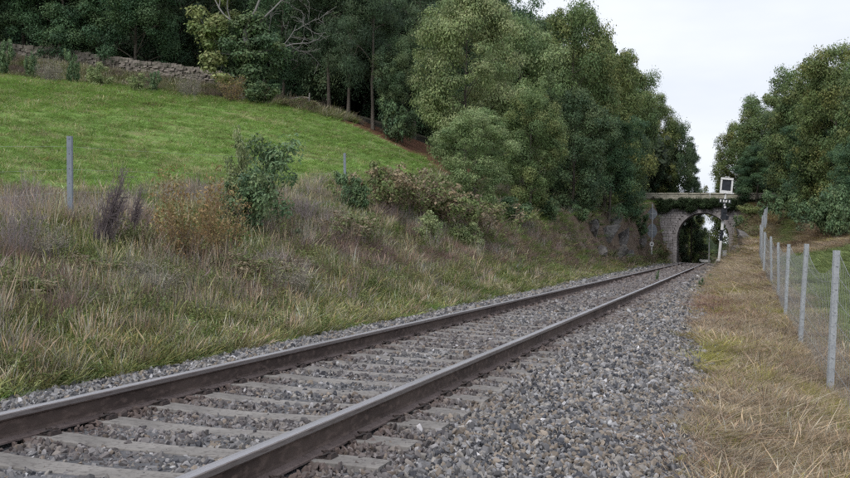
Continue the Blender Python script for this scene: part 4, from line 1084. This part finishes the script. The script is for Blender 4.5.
shrub('olive', 425, 245, 215, 18, 'grey leaved plant on the middle of the bank below the brambles', G1, 'plant')
shrub('olive', 470, 252, 226, 16, 'grey green weed clump right of the grey leaved plant', G1, 'plant')
shrub('dark', 515, 225, 196, 20, 'dark bush at the bank edge under the dense mid green tree', G1)
shrub('dark2', 548, 222, 200, 12, 'dark bush under the branches left of the slope rocks', G1)
shrub('dark', 580, 222, 204, 10, 'dark ivy like bush above the left slope rocks', G1)
shrub('dark2', 628, 222, 196, 14, 'dark bush above the slope right of the pale slab', G1)
shrub('dark', 640, 236, 214, 9, 'small dark bush on the slope left of the sign pole', G1)
shrub('bramble', 660, 262, 240, 8, 'scrub at the foot of the left bridge pier', G1)
G2 = 'shrubs by the drystone wall'
shrub('dark', 5, 60, 38, 9, 'dark round bush against the wall at the left edge', G2, d=58)
shrub('dark2', 30, 66, 54, 7, 'low dark bush right of the round bush by the wall', G2, d=57)
shrub('dark', 72, 68, 50, 7, 'small upright dark bush before the left part of the wall', G2, d=57)
shrub('olive', 140, 88, 76, 12, 'grey green scrub at the wall foot beneath the middle', G2, d=56)
shrub('dark', 155, 84, 70, 6, 'tiny dark bush close to the wall middle', G2, d=57)
shrub('lav2', 190, 96, 74, 14, 'dry straw clump before the right third of the wall', G2, d=57)
shrub('rust2', 235, 106, 78, 18, 'brown scrub where the wall meets the bare limbed tree', G2, d=57)
shrub('dark2', 262, 108, 84, 16, 'dark scrub under the bare limbed tree', G2, d=57)
shrub('lav2', 50, 74, 58, 16, 'grey dry scrub on the rough strip below the wall', G2, d=56)
shrub('olive', 100, 82, 66, 14, 'grassy mound of scrub on the rough strip below the wall', G2, d=56)
shrub('bramble2', 300, 108, 96, 16, 'brown scrub under the pale wooden rail', G2, d=59)
shrub('dark', 392, 128, 100, 14, 'dark undergrowth bush at the foot of the pines', G2, d=60)
G3 = 'shrubs on the right bank'
shrub('yellow', 757, 240, 205, 15, 'bright yellow green bush between the bridge end and the fence', G3, d=88)
shrub('yellow', 746, 232, 214, 8, 'small yellow green bush near the right bridge pier', G3, d=92)
shrub('rust', 770, 240, 212, 9, 'rust coloured bush beside the far fence posts', G3, d=76)
shrub('bramble', 776, 226, 206, 9, 'brown scrub where the path bends under the trees', G3, d=84)
shrub('rust2', 742, 250, 226, 8, 'brown scrub on the rocky right bank behind the signal', G3, d=84)
shrub('bramble', 752, 254, 230, 9, 'dark scrub on the right bank near the far fence', G3, d=70)



for (px, yb, yt, hw, pr, lb) in ((804, 236, 200, 15, 'dark', 'dark bush right of the grassy path'), (824, 236, 190, 18, 'dark2', 'tall dark bush left of the two edge bushes above the rise'), (844, 238, 186, 18, 'dark', 'dark bush above the middle of the dry grass rise'), (866, 240, 180, 20, 'dark2', 'dark bush cut by the right picture edge above the rise'), (772, 222, 190, 12, 'dark', 'dark bush left of the grassy path bend'), (790, 214, 182, 14, 'dark2', 'shadowy bush behind the top of the grassy path')):
    shrub(pr, px, yb, yt, hw, lb, G3)
for (px, yb, yt, hw, pr, lb) in ((746, 246, 222, 8, 'bramble', 'dark brown bramble on the steep bank above the signal footing'), (757, 238, 222, 8, 'bramble2', 'brown bramble directly under the yellow green bush'), (741, 240, 216, 8, 'dark', 'dark bush against the right bridge pier'), (763, 246, 228, 7, 'rust2', 'brown scrub left of the far fence posts'), (738, 258, 246, 6, 'bramble', 'low bramble beside the small equipment post')):
    shrub(pr, px, yb, yt, hw, lb, G3)
shrub('bramble2', 808, 250, 232, 16, 'brown scrub on the rise behind the second fence post', G3, d=60)
for (px, yb, yt, hw, d_, lb) in ((657.5, 277, 270, 1.6, 38, 'small dark weed growing between the rails far along the track'), (701, 285, 278, 3, 33, 'small dark plant on the ballast edge before the signal'), (712, 279, 274, 4, 42, 'low dark plant left of the signal base')):
    shrub('dark', px, yb, yt, hw, lb, None, 'weed', d=d_)

# ivy on the bridge
n = 420
ix = RNG.uniform(-11.5, 5.2, n); hang = .35 + 1.0 * vnoise(ix * .9, ix * 0, 66) + .9 * ((ix < -5.6) & (ix > -9)) * vnoise(ix * 2, ix * 0, 67)
hang = np.where((ix > -6.6) & (ix < -4.6), hang * .55, hang)
izz = 6.50 - RNG.random(n) * hang
keep = izz > -10
Pi = np.stack([ix, BY - .10 - RNG.random(n) * .25, izz], 1)
scatter('ivy', Pi, RNG.uniform(0, 6.28, (n, 3)), RNG.uniform(.22, .46, (n, 1)) * np.ones((n, 3)), RNG.integers(0, 4, n), np.array([.05, .08, .035]) * RNG.lognormal(0, .3, (n, 1)), CLUMPS, M['clump'],
        'dark green ivy hanging over the bridge face below the parapet')

# ------------------------------------------------------------------ grasses and weeds
rgt = np.random.default_rng(11)
def blades(n, h, hv, spread, wd, bend, segs=3, lean=.25, heads=False, curl=0):
    V, F, K = [], [], []; o = 0
    for i in range(n):
        a = rgt.uniform(0, 2 * PI); r = spread * rgt.random() ** .7; x, y = r * math.cos(a), r * math.sin(a)
        L_ = h * rgt.uniform(1 - hv, 1.0); da = a + rgt.normal(0, .8); dx, dy = math.cos(da), math.sin(da)
        ln = abs(rgt.normal(0, lean)); bd = rgt.uniform(0, bend)
        px_, py_ = -dy, dx; fa = rgt.uniform(0, PI); wx, wy = math.cos(fa), math.sin(fa)
        for s_ in range(segs + 1):
            t = s_ / segs; out = L_ * (ln * t + bd * t * t); z = L_ * t * (1 - .45 * bd * t) - .03
            w_ = wd * (1 - t ** 1.6) * .5 + .0008 if s_ < segs else .0006
            if heads and t > .6 and s_ < segs: w_ = wd * 1.3
            V += [(x + dx * out - wx * w_, y + dy * out - wy * w_, z), (x + dx * out + wx * w_, y + dy * out + wy * w_, z)]
        for s_ in range(segs): F.append((o + 2 * s_, o + 2 * s_ + 1, o + 2 * s_ + 3, o + 2 * s_ + 2))
        k = rgt.lognormal(0, .28); hue = rgt.normal(0, .08)
        K += [(k * (1 + hue), k, k * (1 - hue))] * (2 * (segs + 1)); o += 2 * (segs + 1)
    return np.array(V), np.array(F), np.array(K)
def weed(n, h, nleaf, lf, wd):
    V, F, K = blades(n, h, .4, .22, .018, .25, 3, .3)
    C = []; 
    for i in range(n):
        st = V[i * 8:(i + 1) * 8]
        for q in range(nleaf): t = rgt.uniform(.2, 1) * 3; a = int(min(t, 2.99)); f_ = t - a; C.append(st[2 * a] * (1 - f_) + st[2 * a + 2] * f_ + rgt.normal(0, .03, 3))
    C = np.array(C); m = len(C); V2, F2 = quads(C, unit(rgt.normal(0, .6, (m, 3)) + np.array([0, 0, .7])), unit(rgt.normal(0, 1, (m, 3))), lf * rgt.uniform(.6, 1.3, m), wd * rgt.uniform(.6, 1.3, m))
    K2 = np.repeat(rgt.lognormal(0, .25, (m, 1)) * np.ones(3), 4, axis=0)
    return np.concatenate([V, V2]), np.concatenate([F, F2 + len(V)]), np.concatenate([K, K2])
def twiggy(n, h):
    V, F, K = blades(n, h, .5, .3, .014, .2, 2, .45)
    V2, F2, K2 = blades(n * 3, h * .4, .5, .42, .009, .6, 2, .9); V2[:, 2] += rgt.uniform(.05, .55 * h, n * 3).repeat(6)
    return np.concatenate([V, V2]), np.concatenate([F, F2 + len(V)]), np.concatenate([K, K2])
tm = []
for i in range(4): tm.append(blades(60, 1, .65, .42, .020, .75, lean=.45))            # 0-3 grass
for i in range(3): tm.append(blades(20, 1, .6, .36, .011, .35, 4, .38, heads=True))   # 4-6 tall stalks with heads
for i in range(3): tm.append(weed(14, 1, 22, .085, .045))                       # 7-9 leafy weeds
for i in range(3): tm.append(twiggy(18, 1))                                   # 10-12 dry twigs
for i in range(3): tm.append(blades(64, 1, .75, .6, .024, 1.1, 3, 1.0))       # 13-15 matted straw
for i in range(2): tm.append(blades(34, 1, .5, .6, .035, .5, 2, .5))          # 16-17 short turf
TUFTS = make_protos('tufts', [mesh_np('tuft', v, f, col=k, mats=[M['grass']]) for v, f, k in tm])
def finish(name, label, X, Y, H_, W_, idx, tint):
    n = len(X); P_ = np.stack([X, Y, ground(X, Y) - .015], 1)
    rot = np.stack([RNG.normal(0, .12, n), RNG.normal(0, .12, n), RNG.uniform(0, 6.28, n)], 1)
    print(name, n)
    return scatter(name, P_, rot, np.stack([W_, W_, H_], 1), idx, tint, TUFTS, M['grass'], label)
GREEN = np.array([.150, .225, .062]); YGRN = np.array([.27, .265, .110]); STRAW = np.array([.42, .355, .25]); BPUR = np.array([.215, .155, .130]); LAVG = np.array([.33, .28, .255]); BRWN = np.array([.21, .145, .095])
def left_bank():
    Xs, Ys, Hs, Ws, Is, Ts = [], [], [], [], [], []
    for (y0, y1, dens, k) in ((3, 14, 210, .9), (14, 30, 100, 1.1), (30, 60, 34, 1.5), (60, 112, 9, 2.4)):
        lo_, hi_ = -13.5, -5.1; n = int((y1 - y0) * (hi_ - lo_) * dens)
        X = RNG.uniform(lo_, hi_, n); Y = RNG.uniform(y0, y1, n)
        lx = np.interp(Y, [0, 30, 50], [-5.35, -5.6, -5.9]); keep = X < lx + .08 + .25 * (fbm(Y * 1.5, Y * 0, 71) - .5)
        # bare earth patches on the steep cutting
        tx = np.interp(Y, TOPY, TOPX)
        steep = sstep(30, 60, Y); keep &= ~((RNG.random(n) < .72 * steep) & (X < lx - .9))
        X, Y = X[keep], Y[keep]; n = len(X); lx = np.interp(Y, [0, 30, 50], [-5.35, -5.6, -5.9]); tx = np.interp(Y, TOPY, TOPX)
        u = (lx - X) / (lx - tx)     # 0 at the track, 1 at the fence line
        a = fbm(X * .55, Y * .55, 72); b_ = fbm(X * .9 + 9, Y * .9, 73); c_ = fbm(X * 2, Y * 2, 74)
        up_ = sstep(.62, .92, u); mid_ = sstep(.16, .34, u) * (1 - .75 * up_)
        w_g = .9 + 8.0 * sstep(.53, .62, a) * (.35 + .65 * mid_ + up_) + 3.0 * up_
        w_y = 2.4 * np.exp(-(u / .24) ** 2) + .45 + .8 * sstep(28, 45, Y) * (u < .4) + 1.0 * up_
        w_s = .30 + .7 * sstep(.5, .7, c_) + .5 * up_ + .5 * (u < .12)
        w_b = (.8 + 9 * sstep(.47, .58, b_)) * mid_
        w_l = .15 + 2.2 * sstep(.54, .66, 1 - a) * sstep(.4, .6, u)
        w_w = 1.15 * (u < .95)
        Wt = np.stack([w_g, w_y, w_s, w_b, w_l, w_w], 1); cdf = np.cumsum(Wt, 1) / Wt.sum(1)[:, None]; sp_ = (RNG.random(n)[:, None] > cdf).sum(1)
        first = np.array([0, 4, 4, 10, 10, 7])[sp_]; cnt = np.array([4, 3, 3, 3, 3, 3])[sp_]; idx = first + (RNG.random(n) * cnt).astype(int)
        hh = np.array([.17, .25, .37, .25, .42, .23])[sp_] * RNG.lognormal(0, .28, n) * (.72 + .5 * sstep(0, .25, u)) * (.6 + .8 * fbm(X * 1.4, Y * 1.4, 75))
        ww = np.array([.36, .34, .30, .46, .40, .40])[sp_] * RNG.lognormal(0, .2, n) * k
        T = np.stack([GREEN, YGRN, STRAW, BPUR, LAVG, GREEN * np.array([1.1, .85, 1.2])])[sp_] * RNG.lognormal(0, .18, (n, 1)) * (.55 + .9 * c_[:, None]) * RNG.uniform(.9, 1.1, (n, 3))
        Xs.append(X); Ys.append(Y); Hs.append(hh); Ws.append(ww); Is.append(idx); Ts.append(T)
    finish('bank_vegetation', 'mixed green grass, dry stalks and brown weeds covering the left railway bank', *[np.concatenate(q) for q in (Xs, Ys, Hs, Ws, Is)], np.concatenate(Ts))
left_bank()
def field():
    Xs, Ys, k_ = [], [], []
    for (x0, x1, y0, y1, dens, k) in ((-26, -10.4, 8, 30, 32, 1.0), (-34, -9.5, 30, 50, 13, 1.5), (-48, -26, 18, 56, 9, 1.7), (-34, -9, 50, 57, 12, 1.6)):
        n = int((x1 - x0) * (y1 - y0) * dens); X = RNG.uniform(x0, x1, n); Y = RNG.uniform(y0, y1, n)
        yw = np.interp(X, [-90, -42, -35, -29, -25, -21.9, -16.8, -12, -8], [46, 49.5, 51.5, 53.5, 53.6, 53.6, 54, 44, 30]); kk = (Y < yw) & (X < np.interp(Y, TOPY, TOPX) + .3)
        X, Y = X[kk], Y[kk]; Xs.append(X); Ys.append(Y); k_.append(np.full(len(X), k))
    X, Y, k = map(np.concatenate, (Xs, Ys, k_)); n = len(X)
    a = fbm(X * .3, Y * .3, 81); c_ = fbm(X * 1.3, Y * 1.3, 82)
    edge = .45 * np.exp(-np.maximum(-10.8 - X, 0) / 2.2)
    dry = RNG.random(n) < (.05 + .30 * sstep(.5, .68, c_) + .5 * edge)
    brn = RNG.random(n) < .05 + .12 * sstep(.55, .7, 1 - c_)
    idx = np.where(dry, 4 + RNG.integers(0, 3, n), np.where(RNG.random(n) < .5, 16 + RNG.integers(0, 2, n), RNG.integers(0, 4, n)))
    T = np.where(dry[:, None], np.array([.36, .33, .18]), np.where(brn[:, None], np.array([.22, .20, .09]), np.array([.195, .300, .080]) * (.8 + .5 * a[:, None]))) * RNG.lognormal(0, .16, (n, 1))
    hh = np.where(dry, .20, .11) * RNG.lognormal(0, .3, n) * (1 + 1.2 * edge) * (.8 + .2 * k); ww = .32 * k * RNG.lognormal(0, .25, n)
    finish('field_grass', 'short green grass of the sloping field with a few dry blades', X, Y, hh, ww, idx, T)
field()
def rough():
    n = 9000; X = RNG.uniform(-52, -22, n); yw = np.interp(X, [-90, -42, -35, -29, -25, -21.9], [46, 49.5, 51.5, 53.5, 53.6, 53.6]); Y = yw + RNG.uniform(-.3, 4.6, n)
    c_ = fbm(X * .9, Y * .9, 98); k = RNG.integers(0, 3, n)
    pick = np.where(c_ > .55, 10 + k, np.where(RNG.random(n) < .5, 4 + k, RNG.integers(0, 4, n)))
    T = np.where((c_ > .55)[:, None], np.array([.20, .16, .13]), np.where((pick < 4)[:, None], np.array([.15, .19, .06]), np.array([.36, .32, .22]))) * RNG.lognormal(0, .25, (n, 1))
    finish('rough_grass', 'rough dry grass and scrub on the strip below the drystone wall', X, Y, .38 * RNG.lognormal(0, .35, n), .55 * RNG.lognormal(0, .25, n), pick, T)
rough()
def verge():
    Xs, Ys, Hs, Ws, Is, Ts = [], [], [], [], [], []
    for (y0, y1, dens, k) in ((3.4, 12, 320, .9), (12, 26, 150, 1.1), (26, 50, 55, 1.6), (50, 110, 14, 2.6)):
        x0, x1 = -1.3, (4.5 if y0 < 26 else 8); n = int((y1 - y0) * (x1 - x0) * dens)
        X = RNG.uniform(x0, x1, n); Y = RNG.uniform(y0, y1, n)
        rx = np.interp(Y, [0, 11, 17, 27, 40, 60, 90], [-.25, -.45, -.72, -.95, -1.0, -.9, -.7]) + (fbm(Y * 1.1, Y * 0 + 2, 91) - .5) * .5
        fx = np.interp(Y, FY, FX)
        prob = sstep(-.12, .38, X - rx)
        bare = sstep(.60, .72, fbm(X * 1.6, Y * 1.6, 93)) * (X < rx + .9) * .8
        mead = (X > fx + .7) & (Y < 42) & (Y > 15 - (X - fx) * .5)
        keep = (RNG.random(n) < prob * (1 - bare)) & ~(mead & (RNG.random(n) < .2)) & ~((path_dist(X, Y) < .9) & (Y > 50) & (RNG.random(n) < .3))
        X, Y, rx, mead, fx = X[keep], Y[keep], rx[keep], mead[keep], fx[keep]; n = len(X)
        a = fbm(X * .8, Y * .45, 94); c_ = fbm(X * 2.4, Y * 1.6, 95)
        grn = (RNG.random(n) < .10 + .5 * sstep(.55, .68, fbm(X * .9, Y * .7, 97)) + .75 * np.exp(-((Y - 13) / 2.4) ** 2) * sstep(1.4, .2, X - rx) * sstep(.35, .55, c_ + .1) + .12 * sstep(.5, .7, a)) & ~mead
        red = (RNG.random(n) < .75 * np.exp(-((Y - 24) / 6) ** 2) * (X < rx + .9)) & ~mead & ~grn
        up = (RNG.random(n) < .13) & ~mead
        idx = np.where(up, 4 + RNG.integers(0, 3, n), 13 + RNG.integers(0, 3, n)); idx = np.where((RNG.random(n) < .5) & ~up, RNG.integers(0, 4, n), idx); idx = np.where(mead | grn, RNG.integers(0, 4, n), idx)
        tw = RNG.random(n) < .16; idx = np.where(tw & ~mead, 10 + RNG.integers(0, 3, n), idx)
        T = np.array([.385, .315, .225]) * (.45 + 1.05 * c_[:, None]) * RNG.lognormal(0, .16, (n, 1)) * np.ones((n, 3))
        T = np.where((RNG.random(n) < .25)[:, None], np.array([.30, .215, .16]) * RNG.lognormal(0, .15, (n, 1)), T)
        T = np.where(red[:, None], np.array([.24, .145, .115]) * RNG.lognormal(0, .15, (n, 1)), T)
        T = np.where(grn[:, None], np.array([.30, .285, .085]) * RNG.lognormal(0, .15, (n, 1)), T)
        T = np.where(mead[:, None], np.array([.20, .25, .10]) * RNG.lognormal(0, .2, (n, 1)), T)
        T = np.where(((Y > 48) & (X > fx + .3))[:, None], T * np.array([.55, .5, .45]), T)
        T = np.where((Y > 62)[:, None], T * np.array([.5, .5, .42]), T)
        T = np.where(((path_dist(X, Y) < .8) & (Y > 50))[:, None], np.array([.13, .17, .055]) * RNG.lognormal(0, .25, (n, 1)), T)
        hh = np.where(up, .17, .10) * RNG.lognormal(0, .28, n) * (.55 + .9 * fbm(X * 1.9, Y * 1.9, 96)) * (.55 + .55 * sstep(0, 1.1, X - rx)); hh = np.where(mead, .12, hh) * (.9 + .1 * k)
        ww = np.where(up, .26, .30) * RNG.lognormal(0, .2, n) * k
        Xs.append(X); Ys.append(Y); Hs.append(hh); Ws.append(ww); Is.append(idx); Ts.append(T)
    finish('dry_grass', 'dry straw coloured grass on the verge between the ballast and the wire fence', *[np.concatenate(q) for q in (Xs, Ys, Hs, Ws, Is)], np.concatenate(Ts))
verge()
# white stones beside the end of the path
for (px, py, lb) in ((806.5, 212, 'left one of two small white stones by the path under the trees'), (814, 215, 'right one of two small white stones by the path under the trees')):
    p = at(px, py + 1.5, 92); g = gz(p[0], p[1]); b = MB(); b.box((0, 0, 0), (.42, .25, .30), taper=.8, jit=.04); b.box((.1, 0, .12), (.2, .2, .14), jit=.03)
    tag(obj('white_stone', b.mesh('white_stone', [M['white']]), None, (p[0], p[1], g + .12)), lb, 'stone')
